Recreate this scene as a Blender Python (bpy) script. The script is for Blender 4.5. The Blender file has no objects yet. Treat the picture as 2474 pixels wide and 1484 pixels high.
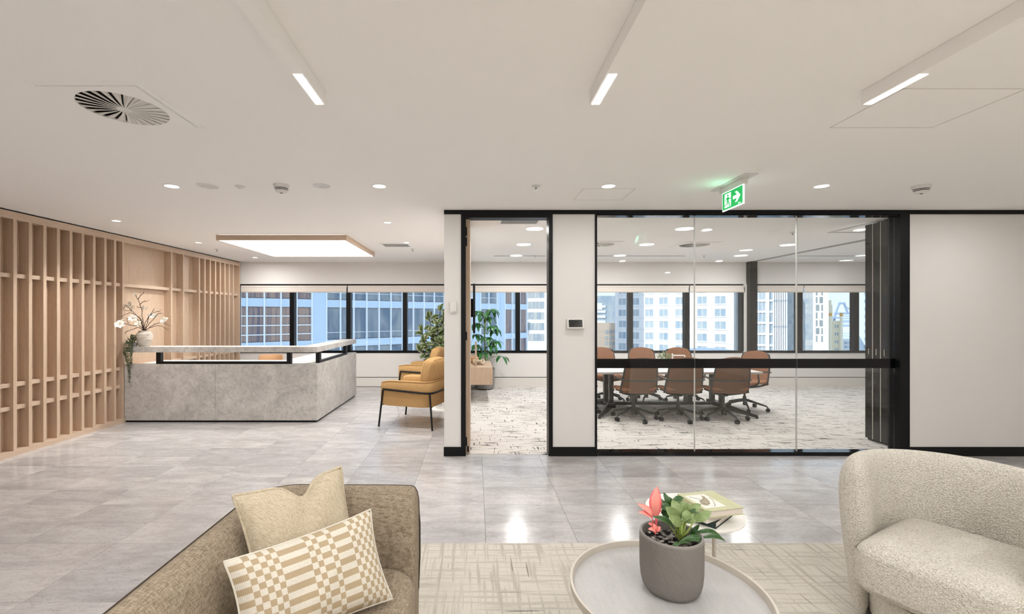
import bpy, bmesh, math, random
from mathutils import Vector, Matrix, Euler
random.seed(7)
SC = bpy.context.scene
COL = SC.collection
# ---------------------------------------------------------------- camera
F, CX, CY, HC = 1092.0, 1148.0, 762.0, 1.48
cd = bpy.data.cameras.new('camera'); cam = bpy.data.objects.new('camera', cd); COL.objects.link(cam)
cam.location = (0, 0, HC); cam.rotation_euler = (math.pi/2, 0, 0)
cd.sensor_width = 36; cd.lens = F/2474*36
cd.shift_x = (1237-CX)/2474; cd.shift_y = -(742-CY)/2474
cd.clip_start = .05; cd.clip_end = 3000
SC.camera = cam
# ---------------------------------------------------------------- world, sun, exposure
w = bpy.data.worlds.new('world'); SC.world = w; w.use_nodes = True
nt = w.node_tree; nt.nodes.clear()
wo = nt.nodes.new('ShaderNodeOutputWorld'); bg = nt.nodes.new('ShaderNodeBackground')
tc = nt.nodes.new('ShaderNodeTexCoord'); sp = nt.nodes.new('ShaderNodeSeparateXYZ'); rp = nt.nodes.new('ShaderNodeValToRGB')
rp.color_ramp.elements[0].position = 0.0; rp.color_ramp.elements[0].color = (.74, .86, .96, 1)
rp.color_ramp.elements[1].position = .7; rp.color_ramp.elements[1].color = (.45, .68, 1.0, 1)
nt.links.new(tc.outputs['Generated'], sp.inputs[0]); nt.links.new(sp.outputs['Z'], rp.inputs[0])
nt.links.new(rp.outputs[0], bg.inputs[0]); bg.inputs[1].default_value = 1.25
nt.links.new(bg.outputs[0], wo.inputs[0])
sd = bpy.data.lights.new('sun', 'SUN'); sun = bpy.data.objects.new('sun', sd); COL.objects.link(sun)
sd.energy = 4.2; sd.angle = .01; sd.color = (1, .96, .9)
sun.rotation_euler = Vector((.72, .47, -.62)).to_track_quat('-Z', 'Y').to_euler()
sun.location = (-40, -20, 60)
SC.view_settings.view_transform = 'Standard'; SC.view_settings.look = 'None'
SC.view_settings.gamma = 1; SC.view_settings.use_curve_mapping = False
SC.view_settings.exposure = 0.15
try:
    SC.cycles.use_denoising = True
    SC.cycles.max_bounces = 7; SC.cycles.diffuse_bounces = 5; SC.cycles.glossy_bounces = 3
    SC.cycles.transparent_max_bounces = 12; SC.cycles.caustics_reflective = False; SC.cycles.caustics_refractive = False
    SC.cycles.sample_clamp_indirect = 4.0
    SC.cycles.use_adaptive_sampling = True; SC.cycles.adaptive_threshold = .12; SC.cycles.adaptive_min_samples = 16
    SC.cycles.use_light_tree = True; SC.cycles.time_limit = 1000
except Exception: pass
LP = .40     # common factor on the lamps' power

# ---------------------------------------------------------------- helpers
def lin(c):
    def f(v):
        v /= 255.0
        return v/12.92 if v <= .04045 else ((v+.055)/1.055)**2.4
    return (f(c[0]), f(c[1]), f(c[2]), 1)
def px(x, y, Y):                       # a pixel of the frame at depth Y -> (X, Y, Z)
    return Vector(((x-CX)*Y/F, Y, HC-(y-CY)*Y/F))

class MB:
    def __init__(s): s.v = []; s.f = []; s.uv = []; s.mi = []; s.cur = 0
    def add(s, vs, fs, uv=None):
        b = len(s.v); s.v += [tuple(p) for p in vs]
        s.f += [tuple(i+b for i in f) for f in fs]; s.mi += [s.cur]*len(fs)
        s.uv += list(uv) if uv else [(0, 0)]*len(vs)
        return s
    def box(s, x0, x1, y0, y1, z0, z1):
        return s.add([(x0,y0,z0),(x1,y0,z0),(x1,y1,z0),(x0,y1,z0),(x0,y0,z1),(x1,y0,z1),(x1,y1,z1),(x0,y1,z1)],
                     [(0,3,2,1),(4,5,6,7),(0,1,5,4),(1,2,6,5),(2,3,7,6),(3,0,4,7)])
    def cbox(s, c, d): return s.box(c[0]-d[0]/2,c[0]+d[0]/2,c[1]-d[1]/2,c[1]+d[1]/2,c[2]-d[2]/2,c[2]+d[2]/2)
    def rbox(s, x0, x1, y0, y1, z0, z1, r=.01, seg=2, M=None, puff=0):
        bm = bmesh.new(); bmesh.ops.create_cube(bm, size=1)
        for v in bm.verts:
            v.co = Vector(((x0+x1)/2+v.co.x*(x1-x0), (y0+y1)/2+v.co.y*(y1-y0), (z0+z1)/2+v.co.z*(z1-z0)))
        if puff:
            bmesh.ops.subdivide_edges(bm, edges=bm.edges[:], cuts=4, use_grid_fill=True)
            cx, cy, cz = (x0+x1)/2, (y0+y1)/2, (z0+z1)/2
            hx, hy, hz = (x1-x0)/2, (y1-y0)/2, (z1-z0)/2
            es = [e for e in bm.edges if len(e.link_faces) == 2 and e.calc_face_angle(0) > .5]
            bmesh.ops.bevel(bm, geom=es, offset=r, segments=seg+1, affect='EDGES', profile=.5)
            for v in bm.verts:
                u = Vector(((v.co.x-cx)/hx, (v.co.y-cy)/hy, (v.co.z-cz)/hz))
                for i, h in enumerate((hx, hy, hz)):
                    o = [k for k in range(3) if k != i]
                    v.co[i] += puff*u[i]*max(0, 1-u[o[0]]**2)*max(0, 1-u[o[1]]**2)
        else:
            bmesh.ops.bevel(bm, geom=bm.edges[:], offset=r, segments=seg, affect='EDGES', profile=.5)
        bm.verts.ensure_lookup_table(); bm.verts.index_update()
        vs = [(M @ v.co) if M else v.co.copy() for v in bm.verts]; fs = [tuple(v.index for v in f.verts) for f in bm.faces]
        bm.free(); return s.add(vs, fs)
    def cyl(s, p0, p1, r0, r1=None, n=16, cap=True):
        r1 = r0 if r1 is None else r1
        p0 = Vector(p0); p1 = Vector(p1); d = (p1-p0).normalized()
        a = d.orthogonal().normalized(); b = d.cross(a)
        vs = []
        for p, r in ((p0, r0), (p1, r1)):
            for i in range(n):
                t = 2*math.pi*i/n; vs.append(p+a*math.cos(t)*r+b*math.sin(t)*r)
        fs = [(i, (i+1) % n, n+(i+1) % n, n+i) for i in range(n)]
        if cap: fs += [tuple(range(n))[::-1], tuple(range(n, 2*n))]
        return s.add(vs, fs)
    def tube(s, pts, r, n=8, closed=False):
        pts = [Vector(p) for p in pts]; m = len(pts); rs = r if isinstance(r, (list, tuple)) else [r]*m
        vs = []; prev = None
        for i, p in enumerate(pts):
            if closed: d = pts[(i+1) % m]-pts[i-1]
            else: d = pts[min(i+1, m-1)]-pts[max(i-1, 0)]
            d.normalize()
            if prev is None: a = d.orthogonal().normalized()
            else:
                a = prev-d*prev.dot(d)
                a = a.normalized() if a.length > 1e-6 else d.orthogonal().normalized()
            prev = a; b = d.cross(a)
            for k in range(n):
                t = 2*math.pi*k/n; vs.append(p+(a*math.cos(t)+b*math.sin(t))*rs[i])
        fs = []
        for i in range(m if closed else m-1):
            j = (i+1) % m
            for k in range(n): fs.append((i*n+k, i*n+(k+1) % n, j*n+(k+1) % n, j*n+k))
        if not closed: fs += [tuple(range(n))[::-1], tuple(range((m-1)*n, m*n))]
        return s.add(vs, fs)
    def lathe(s, prof, n=32, c=(0, 0, 0), squash=1.0, cap=True):
        vs = []; m = len(prof)
        for r, z in prof:
            for i in range(n):
                t = 2*math.pi*i/n; vs.append((c[0]+r*math.cos(t), c[1]+r*math.sin(t)*squash, c[2]+z))
        fs = [(j*n+i, j*n+(i+1) % n, (j+1)*n+(i+1) % n, (j+1)*n+i) for j in range(m-1) for i in range(n)]
        if cap and prof[0][0] > 1e-5: fs.append(tuple(range(n))[::-1])
        if cap and prof[-1][0] > 1e-5: fs.append(tuple(range((m-1)*n, m*n)))
        return s.add(vs, fs)
    def grid(s, fn, nu, nv, close=False, uvs=True):
        vs = []; uv = []
        for j in range(nv+1):
            for i in range(nu+1):
                vs.append(fn(i/nu, j/nv)); uv.append((i/nu, j/nv))
        fs = [(j*(nu+1)+i, j*(nu+1)+i+1, (j+1)*(nu+1)+i+1, (j+1)*(nu+1)+i) for j in range(nv) for i in range(nu)]
        return s.add(vs, fs, uv)
    def slab(s, fn, nu, nv, th):           # a bent sheet with thickness th
        P = [[Vector(fn(i/nu, j/nv)) for i in range(nu+1)] for j in range(nv+1)]
        top = []; bot = []; uv = []
        for j in range(nv+1):
            for i in range(nu+1):
                du = P[j][min(i+1, nu)]-P[j][max(i-1, 0)]; dv = P[min(j+1, nv)][i]-P[max(j-1, 0)][i]
                nrm = du.cross(dv); nrm = nrm.normalized() if nrm.length > 1e-9 else Vector((0, 0, 1))
                e = min(i, nu-i, j, nv-j); k = .5 if e == 0 else 1
                top.append(P[j][i]+nrm*th/2*k); bot.append(P[j][i]-nrm*th/2*k); uv.append((i/nu, j/nv))
        W = nu+1; N = len(top)
        q = [(j*W+i, j*W+i+1, (j+1)*W+i+1, (j+1)*W+i) for j in range(nv) for i in range(nu)]
        fs = q+[tuple(N+k for k in f[::-1]) for f in q]
        rim = [i for i in range(W)]+[j*W+nu for j in range(1, nv+1)]+[nv*W+i for i in range(nu-1, -1, -1)]+[j*W for j in range(nv-1, 0, -1)]
        for a, b in zip(rim, rim[1:]+rim[:1]): fs.append((b, a, N+a, N+b))
        return s.add(top+bot, fs, uv+uv)
    def sweep(s, path, prof, closed_prof=True, cap=True):
        """path: list of (origin, inward, up, sx, sz); prof: list of (inward, up)"""
        n = len(prof); vs = []; uv = []
        for k, (o, a, u, sx, sz) in enumerate(path):
            for i, (p, q) in enumerate(prof):
                vs.append(Vector(o)+Vector(a)*p*sx+Vector(u)*q*sz); uv.append((k/len(path), i/n))
        fs = []
        for k in range(len(path)-1):
            for i in range(n if closed_prof else n-1):
                j = (i+1) % n; fs.append((k*n+i, k*n+j, (k+1)*n+j, (k+1)*n+i))
        if cap: fs += [tuple(range(n))[::-1], tuple(range((len(path)-1)*n, len(path)*n))]
        return s.add(vs, fs, uv)
    def prism(s, poly, fn, d):              # poly 2D, fn(a,b,c)->3D, extruded by c in (0,d)
        n = len(poly); vs = [fn(a, b, 0) for a, b in poly]+[fn(a, b, d) for a, b in poly]
        fs = [tuple(range(n)), tuple(range(n, 2*n))[::-1]]+[(i, n+i, n+(i+1) % n, (i+1) % n) for i in range(n)]
        return s.add(vs, fs)
    def leaf(s, p0, p1, width, nrm=(0, 0, 1), droop=.0, fold=.25, n=6, shape=1.0, pw=.75):
        p0 = Vector(p0); p1 = Vector(p1); d = p1-p0; L = d.length; d = d/L
        nrm = Vector(nrm); nrm = (nrm-d*nrm.dot(d)); nrm = nrm.normalized() if nrm.length > 1e-5 else d.orthogonal().normalized()
        sd_ = d.cross(nrm)
        vs = []; uv = []
        for i in range(n+1):
            t = i/n; w_ = width*.5*(math.sin(math.pi*min(1, t**shape))**pw if 0 < t < 1 else .02)
            c = p0+d*L*t+nrm*(L*.18*math.sin(math.pi*t))-Vector((0, 0, 1))*droop*L*t*t
            for k in (-1, 0, 1):
                vs.append(c+sd_*k*w_+nrm*abs(k)*fold*w_); uv.append((.5+.5*k, t))
        fs = []
        for i in range(n):
            for k in range(2): fs.append((i*3+k, i*3+k+1, (i+1)*3+k+1, (i+1)*3+k))
        return s.add(vs, fs, uv)
    def build(s, name, mat, parent=None, smooth=False, world=False, angle=.7, kind=None):
        me = bpy.data.meshes.new(name); off = Vector((0, 0, 0))
        if world:
            p = parent
            while p is not None: off += p.location; p = p.parent
        me.from_pydata([(v[0]-off.x, v[1]-off.y, v[2]-off.z) for v in s.v], [], s.f)
        mats = mat if isinstance(mat, (list, tuple)) else [mat]
        for m in mats: me.materials.append(M[m])
        if len(mats) > 1: me.polygons.foreach_set('material_index', s.mi)
        if any(u != (0, 0) for u in s.uv):
            ul = me.uv_layers.new(name='UVMap'); li = [0]*len(me.loops); me.loops.foreach_get('vertex_index', li)
            ul.data.foreach_set('uv', [c for i in li for c in s.uv[i]])
        if smooth:
            me.polygons.foreach_set('use_smooth', [True]*len(me.polygons))
            try: me.set_sharp_from_angle(angle=angle)
            except Exception: pass
        me.update()
        o = bpy.data.objects.new(name, me); COL.objects.link(o)
        if parent is not None: o.parent = parent
        if kind: o['kind'] = kind
        return o
def tag(o, label, cat, group=None, kind=None):
    o['label'] = label; o['category'] = cat
    if group: o['group'] = group
    if kind: o['kind'] = kind
    return o
def thing(name, label, cat, loc=(0, 0, 0), rz=0, group=None, kind=None):
    o = bpy.data.objects.new(name, None); COL.objects.link(o); o.empty_display_size = .1
    o.location = loc; o.rotation_euler = (0, 0, rz)
    return tag(o, label, cat, group, kind)
def copy_mesh(o, parent, loc=None, rot=None, scale=None):
    c = o.copy(); COL.objects.link(c); c.parent = parent
    if loc is not None: c.location = loc
    if rot is not None: c.rotation_euler = rot
    if scale is not None: c.scale = scale
    return c
def copy_tree(o, parent=None):
    c = o.copy(); COL.objects.link(c); c.parent = parent
    for ch in list(o.children): copy_tree(ch, c)
    return c
def lamp(name, loc, size, power, parent, color=(1, .992, .978), shape='DISK', size_y=None, spread=3.14159):
    l = bpy.data.lights.new(name, 'AREA'); l.shape = shape; l.size = size; l.energy = power*LP; l.color = color; l.spread = spread
    if size_y: l.size_y = size_y
    o = bpy.data.objects.new(name, l); COL.objects.link(o); o.parent = parent; o.location = loc
    return o
def arc(c, r, a0, a1, n, z=0):
    return [Vector((c[0]+r*math.cos(a0+(a1-a0)*i/n), c[1]+r*math.sin(a0+(a1-a0)*i/n), z)) for i in range(n+1)]
def smooth_path(pts, k=4):
    pts = [Vector(p) for p in pts]; out = []
    for i in range(len(pts)-1):
        a = pts[max(i-1, 0)]; b = pts[i]; c = pts[i+1]; d = pts[min(i+2, len(pts)-1)]
        for j in range(k):
            t = j/k; out.append(.5*((2*b)+(c-a)*t+(2*a-5*b+4*c-d)*t*t+(3*b-a-3*c+d)*t**3))
    return out+[pts[-1]]

# ---------------------------------------------------------------- materials
M = {}
class N:                                  # tiny node-graph helper
    def __init__(s, name):
        s.m = bpy.data.materials.new(name); s.m.use_nodes = True; M[name] = s.m
        s.t = s.m.node_tree; s.b = s.t.nodes['Principled BSDF']; s.o = s.t.nodes['Material Output']
    def n(s, typ, **kw):
        x = s.t.nodes.new('ShaderNode'+typ)
        for k, v in kw.items(): setattr(x, k, v)
        return x
    def l(s, a, b): s.t.links.new(a, b)
    def coord(s, scale=(1, 1, 1), kind='Object', rnd=False, rot=(0, 0, 0)):
        t = s.n('TexCoord'); m = s.n('Mapping'); m.inputs['Scale'].default_value = scale; m.inputs['Rotation'].default_value = rot
        s.l(t.outputs[kind], m.inputs['Vector'])
        if rnd:
            oi = s.n('ObjectInfo'); mu = s.n('VectorMath', operation='SCALE'); mu.inputs[0].default_value = (37, 91, 53)
            s.l(oi.outputs['Random'], mu.inputs['Scale']); s.l(mu.outputs[0], m.inputs['Location'])
        return m.outputs[0]
    def noise(s, vec, scale=5, detail=4, rough=.6, dist=0):
        x = s.n('TexNoise'); x.inputs['Scale'].default_value = scale; x.inputs['Detail'].default_value = detail
        x.inputs['Roughness'].default_value = rough; x.inputs['Distortion'].default_value = dist
        s.l(vec, x.inputs['Vector']); return x.outputs['Fac']
    def ramp(s, fac, stops, interp='LINEAR'):
        r = s.n('ValToRGB'); r.color_ramp.interpolation = interp; e = r.color_ramp.elements
        while len(e) < len(stops): e.new(.5)
        for i, (p, c) in enumerate(stops):
            e[i].position = p; e[i].color = c if len(c) == 4 else (*c, 1)
        s.l(fac, r.inputs[0]); return r.outputs[0]
    def mix(s, fac, a, b, mode='MIX'):
        x = s.n('Mix', data_type='RGBA', blend_type=mode)
        for v, sock in ((fac, x.inputs[0]), (a, x.inputs[6]), (b, x.inputs[7])):
            if hasattr(v, 'links') or isinstance(v, bpy.types.NodeSocket): s.l(v, sock)
            else: sock.default_value = v
        return x.outputs[2]
    def math(s, op, a, b=0):
        x = s.n('Math', operation=op)
        for v, sock in ((a, x.inputs[0]), (b, x.inputs[1])):
            if isinstance(v, bpy.types.NodeSocket): s.l(v, sock)
            else: sock.default_value = v
        return x.outputs[0]
    def bump(s, h, strength=.3, dist=.01):
        x = s.n('Bump'); x.inputs['Strength'].default_value = strength; x.inputs['Distance'].default_value = dist
        s.l(h, x.inputs['Height']); s.l(x.outputs[0], s.b.inputs['Normal'])
    def set(s, color=None, rough=None, metal=None, spec=None):
        for v, k in ((color, 'Base Color'), (rough, 'Roughness'), (metal, 'Metallic'), (spec, 'Specular IOR Level')):
            if v is None: continue
            if isinstance(v, bpy.types.NodeSocket): s.l(v, s.b.inputs[k])
            else: s.b.inputs[k].default_value = v
        return s
def plain(name, rgb, rough=.6, metal=0, spec=.5): return N(name).set(lin(rgb), rough, metal, spec)
W3 = (0, 0, 0, 1); W1 = (1, 1, 1, 1)

plain('ceiling', (249, 247, 244), .9, spec=.2)
plain('wall', (225, 222, 219), .85, spec=.2)
plain('skirt_white', (222, 218, 212), .6)
plain('black', (11, 12, 14), .4, spec=.22)
plain('black_gloss', (6, 6, 8), .06, spec=.3)
plain('black_metal', (15, 15, 17), .4, spec=.3)
plain('dark_gap', (8, 8, 8), .9)
plain('white_plastic', (222, 220, 216), .4)
plain('white_matte', (226, 223, 217), .55)
plain('blind', (222, 214, 206), .8)
plain('chrome', (200, 200, 200), .2, 1)
plain('alu', (196, 196, 192), .4, .3)
plain('screen', (38, 39, 38), .12)
plain('grey_pot', (134, 132, 128), .6)
plain('tan_shell', (190, 146, 104), .6)
plain('plastic_grey', (38, 38, 38), .45)
plain('task_back', (112, 80, 60), .8, spec=.2)
plain('green_print', (0, 158, 78), .4)
plain('soil', (30, 24, 18), .95)
plain('table_white', (222, 219, 214), .35)
plain('cream_metal', (188, 180, 168), .4)
plain('bright_white', (240, 240, 238), .5)
plain('vent_grey', (120, 118, 114), .6)
plain('paper', (214, 204, 194), .8)
plain('cream_line', (226, 219, 170), .6)
plain('dark_teal', (26, 44, 42), .5)
plain('bronze', (112, 74, 40), .5)
plain('pink', (232, 92, 98), .4); plain('green_dark', (44, 70, 34), .35)
# emitters
def emit(name, rgb, st):
    n = N(name); n.b.inputs['Base Color'].default_value = lin(rgb); n.b.inputs['Emission Color'].default_value = lin(rgb); n.b.inputs['Emission Strength'].default_value = st; return n
emit('lamp_white', (255, 252, 247), 4.0)
emit('lamp_panel', (255, 252, 248), 4.4)
emit('lamp_strip', (255, 252, 247), 4.0)
emit('lamp_disc', (255, 250, 244), 2.2)
emit('sign_green', (18, 178, 90), .55)
emit('sign_white', (232, 244, 238), .9)
# glass
def glass(name, tint, refl=1.0):
    n = N(name); n.t.nodes.remove(n.b)
    tr = n.n('BsdfTransparent'); tr.inputs[0].default_value = tint; gl = n.n('BsdfGlossy'); gl.inputs['Roughness'].default_value = 0
    gl.inputs[0].default_value = (refl, refl, refl, 1)
    fr = n.n('Fresnel'); ge = n.n('NewGeometry'); n.l(n.math('SUBTRACT', 1.5, n.math('MULTIPLY', ge.outputs['Backfacing'], 1.5-1/1.5)), fr.inputs[0]); mx = n.n('MixShader')
    n.l(fr.outputs[0], mx.inputs[0]); n.l(tr.outputs[0], mx.inputs[1]); n.l(gl.outputs[0], mx.inputs[2]); n.l(mx.outputs[0], n.o.inputs[0])
glass('glass_partition', (.975, .98, .975, 1)); glass('glass_window', (.975, .985, .992, 1), .8); glass('glass_clear', (.97, .98, .98, 1))
# stone floor tile
n = N('tile'); v = n.coord((1, 2.6, 1), rnd=True)
a = n.noise(v, 2.2, 4, .65, .6); b = n.noise(v, 14, 3, .7, 1.0); c = n.noise(v, 48, 2, .7)
col = n.ramp(a, [(.3, lin((168, 165, 164))), (.55, lin((190, 187, 186))), (.75, lin((202, 200, 199)))])
col = n.mix(n.ramp(b, [(.5, W3), (.72, (.55, .55, .55, 1))]), col, lin((160, 154, 150)))
col = n.mix(n.ramp(c, [(.60, W3), (.72, (.6, .6, .6, 1))]), col, lin((130, 124, 120)))
oi = n.n('ObjectInfo'); g = n.ramp(oi.outputs['Random'], [(0, (.83, .83, .84, 1)), (1, (1.04, 1.03, 1.02, 1))])
n.set(n.mix(1.0, col, g, 'MULTIPLY'), n.ramp(a, [(.3, (.14,)*3), (.7, (.20,)*3)]), spec=.5)
plain('grout', (186, 184, 182), .8)
# desk stone
n = N('stone'); v = n.coord((1, 1, 1))
a = n.noise(v, 2.6, 5, .7, .9); b = n.noise(v, 9, 5, .75, 1.6); c = n.noise(n.coord((1, 1, 1), rot=(.4, .7, .5)), 3.2, 6, .75, 2.5)
col = n.ramp(a, [(.3, lin((156, 152, 147))), (.5, lin((184, 180, 175))), (.72, lin((204, 200, 195)))])
col = n.mix(n.ramp(b, [(.45, W3), (.68, (.65,)*3)]), col, lin((142, 137, 131)))
col = n.mix(n.ramp(c, [(.485, W3), (.5, (.55,)*3), (.515, W3)]), col, lin((214, 210, 204)))
d = n.noise(v, 60, 2, .6); col = n.mix(n.ramp(d, [(.63, W3), (.72, (.5, .5, .5, 1))]), col, lin((105, 98, 90)))
n.set(col, .42)
# wood (vertical grain, and along X / Y)
def wood(name, scale, c0, c1, rough=.5):
    n = N(name); v = n.coord(scale)
    a = n.noise(v, 9, 5, .6, .3); b = n.noise(v, 60, 3, .7)
    col = n.mix(n.ramp(a, [(.3, W3), (.7, W1)]), lin(c0), lin(c1))
    n.set(n.mix(n.ramp(b, [(.45, W3), (.7, (.35,)*3)]), col, lin(tuple(k*.82 for k in c0))), rough, spec=.35)
wood('wood', (5, 5, .35), (186, 160, 136), (200, 176, 153))
wood('wood_x', (.35, 5, 5), (184, 160, 139), (199, 177, 156))
wood('wood_y', (5, .35, 5), (190, 166, 144), (204, 182, 161))
wood('wood_grey', (5, 5, .3), (176, 152, 130), (193, 170, 149))
wood('table_pale', (6, .5, 5), (170, 168, 166), (178, 176, 174), .4)
# carpets
n = N('carpet_beige'); vx = n.coord((2.2, 42, 1)); vy = n.coord((42, 2.2, 1)); vb = n.coord((1.1, 12, 1)); vc = n.coord((12, 1.1, 1)); fine = n.noise(n.coord(), 520, 2, .7)
a = n.ramp(n.noise(vx, 1, 3, .6), [(.50, W3), (.62, (.85,)*3)]); b = n.ramp(n.noise(vy, 1, 3, .6), [(.50, W3), (.62, (.85,)*3)])
a2 = n.ramp(n.noise(vb, 1, 2, .6), [(.52, W3), (.68, (.7,)*3)]); b2 = n.ramp(n.noise(vc, 1, 2, .6), [(.52, W3), (.68, (.7,)*3)])
k = n.math('MAXIMUM', n.math('MAXIMUM', n.math('MULTIPLY', a, .8), b), n.math('MAXIMUM', n.math('MULTIPLY', a2, a), n.math('MULTIPLY', b2, b)))
k = n.math('MULTIPLY', k, n.ramp(fine, [(.36, W3), (.55, W1)]))
col = n.mix(k, lin((208, 202, 191)), lin((160, 153, 141)))
dk = n.math('MULTIPLY', n.ramp(n.noise(n.coord((1.5, 34, 1), rot=(0, 0, 0)), 1.7, 1, .5), [(.73, W3), (.76, W1)]), n.ramp(fine, [(.4, W3), (.5, W1)]))
dk2 = n.math('MULTIPLY', n.ramp(n.noise(n.coord((34, 1.5, 1)), 1.6, 1, .5), [(.735, W3), (.765, W1)]), n.ramp(fine, [(.4, W3), (.5, W1)]))
n.set(n.mix(n.math('MAXIMUM', dk, dk2), col, lin((104, 98, 90))), .95, spec=.1); n.bump(fine, .5, .006)
n = N('carpet_white'); fine = n.noise(n.coord(), 420, 2, .7)
a = n.ramp(n.noise(n.coord((1.7, 24, 1)), 1.9, 1, .5), [(.625, W3), (.65, W1)]); b = n.ramp(n.noise(n.coord((26, 3.2, 1)), 1.9, 1, .5), [(.665, W3), (.69, W1)])
c = n.ramp(n.noise(n.coord((5, 60, 1)), 1.5, 2, .6), [(.5, W3), (.7, (.45,)*3)])
col = n.mix(n.math('MULTIPLY', c, n.ramp(fine, [(.4, W3), (.55, W1)])), lin((218, 213, 207)), lin((176, 170, 164)))
n.set(n.mix(n.math('MULTIPLY', n.math('MAXIMUM', a, b), n.ramp(fine, [(.30, W3), (.42, W1)])), col, lin((72, 70, 70))), .95, spec=.1); n.bump(fine, .4, .006)
# cloths
def weave(name, c0, c1, s1=220, rough=.95, bump=.5, sc=(1, 1, 1), amt=1.0, kind='Object'):
    n = N(name); v = n.coord(sc, kind)
    a = n.noise(n.coord((sc[0]*1, sc[1]*.12, sc[2]*1), kind), s1, 3, .7); b = n.noise(n.coord((sc[0]*.12, sc[1]*1, sc[2]*.2), kind), s1, 3, .7)
    k = n.math('MULTIPLY', n.math('ADD', a, b), .5)
    n.set(n.mix(n.ramp(k, [(.40, (amt,)*3), (.58, W3)]), lin(c0), lin(c1)), rough, spec=.15); n.bump(k, bump, .003)
weave('sofa_cloth', (162, 148, 129), (112, 98, 80), 300)
weave('pillow_cloth', (202, 190, 168), (172, 157, 132), 320)
weave('mustard', (180, 144, 98), (156, 120, 76), 90, amt=.5, bump=.2)
plain('piping', (62, 50, 38), .9)
weave('task_brown', (156, 112, 86), (134, 93, 70), 300, bump=.2)
n = N('boucle'); v = n.coord(); a = n.n('TexVoronoi'); a.inputs['Scale'].default_value = 150; n.l(v, a.inputs['Vector']); b = n.noise(v, 120, 3, .6, 1.5)
k = n.math('SUBTRACT', b, n.math('MULTIPLY', a.outputs['Distance'], .6))
n.set(n.ramp(k, [(.0, lin((212, 204, 190))), (.25, lin((236, 230, 219))), (.6, lin((243, 239, 230)))]), .95, spec=.1); n.bump(k, .9, .012)
# patterned pillow
n = N('pillow_pattern'); t = n.n('TexCoord'); s_ = n.n('SeparateXYZ'); n.l(t.outputs['UV'], s_.inputs[0])
bounds = [0, .085, .125, .165, .205, .24, .275, .46, .50, .535, .60, .635, .765, .80, .835, .865, .895, .925, .955, .985]
stops = [(p, (i % 2,)*3) for i, p in enumerate(bounds)]
u = n.ramp(s_.outputs['X'], stops, 'CONSTANT')
vv = n.math('FLOOR', n.math('MULTIPLY', s_.outputs['Y'], 15)); vv = n.math('MODULO', vv, 2)
xo = n.math('ABSOLUTE', n.math('SUBTRACT', u, vv)); f1 = n.noise(n.coord((1, 1, 1)), 380, 2, .7)
col = n.mix(xo, lin((216, 210, 198)), lin((176, 157, 129)))
n.set(n.mix(n.ramp(f1, [(.4, (.25,)*3), (.6, W3)]), col, lin((160, 140, 112))), .95, spec=.1)
ri = n.n('TexWave'); ri.inputs['Scale'].default_value = 34; n.l(t.outputs['UV'], ri.inputs['Vector']); n.bump(n.math('ADD', n.math('MULTIPLY', ri.outputs['Fac'], .5), f1), .35, .004)
# leaves
def leafmat(name, mid, edge, rough=.35, pos=(.55, .9), stripe=False):
    n = N(name); t = n.n('TexCoord'); s_ = n.n('SeparateXYZ'); n.l(t.outputs['UV'], s_.inputs[0])
    d = n.math('MULTIPLY', n.math('ABSOLUTE', n.math('SUBTRACT', s_.outputs['X'], .5)), 2)
    if stripe:
        q = n.math('ADD', n.math('MULTIPLY', s_.outputs['Y'], 84), n.math('MULTIPLY', d, -30)); q = n.math('SINE', q)
        f = n.math('ADD', n.math('MULTIPLY', q, .5), n.math('MULTIPLY', n.noise(n.coord(), 60, 2), .7))
        f = n.ramp(f, [(.2, W3), (1.0, (.75,)*3)])
    else:
        f = n.ramp(n.math('ADD', d, n.math('MULTIPLY', n.math('SUBTRACT', n.noise(n.coord(), 28, 3), .5), .8)), [(pos[0], W3), (pos[1], W1)])
    n.set(n.mix(f, lin(mid), lin(edge)), rough, spec=.4)
leafmat('leaf_ficus', (72, 92, 50), (196, 196, 150), pos=(.66, .9)); leafmat('leaf_scheff', (48, 100, 48), (70, 124, 64), .3)
leafmat('leaf_birkin', (72, 108, 44), (214, 220, 164), stripe=True); leafmat('leaf_plain', (44, 78, 34), (62, 96, 44))
leafmat('leaf_pink', (236, 148, 136), (222, 98, 108), .45); leafmat('leaf_vine', (54, 68, 40), (64, 80, 48), .6)
plain('stem_green', (128, 146, 66), .5); plain('stem_brown', (66, 50, 36), .8); plain('petal', (238, 232, 220), .6); plain('pistil', (166, 138, 50), .6)
n = N('ceramic'); v = n.coord((1, 1, 1)); a = n.noise(n.coord((1, 1, 14)), 6, 5, .7); n.set(n.ramp(a, [(.35, lin((150, 138, 124))), (.5, lin((196, 186, 174))), (.7, lin((212, 204, 194)))]), .85); n.bump(a, .6, .006)
n = N('pebble'); oi = n.n('ObjectInfo'); a = n.noise(n.coord(rnd=True), 30, 3); n.set(n.mix(n.ramp(a, [(.4, W3), (.7, (.5,)*3)]), n.ramp(oi.outputs['Random'], [(0, lin((44, 38, 34))), (.35, lin((70, 56, 44))), (.7, lin((96, 92, 88))), (1, lin((140, 134, 124)))]), lin((150, 146, 138))), .4)
plain('planter', (126, 121, 116), .42)
n = N('book_green'); n.set(lin((184, 184, 148)), .6)
plain('book_white', (226, 218, 210), .6)
n = N('book_art'); v = n.coord((1, 1, 1)); a = n.noise(v, 24, 5, .7, 1.5); n.set(n.ramp(a, [(.3, lin((40, 60, 34))), (.5, lin((88, 128, 62))), (.7, lin((150, 176, 110)))]), .5)
n = N('bird_print'); a = n.noise(n.coord(), 60, 4, .7, 2); n.set(n.ramp(a, [(.35, lin((70, 66, 60))), (.5, lin((150, 156, 132))), (.62, lin((214, 158, 132))), (.7, lin((226, 220, 212)))]), .7)
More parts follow.
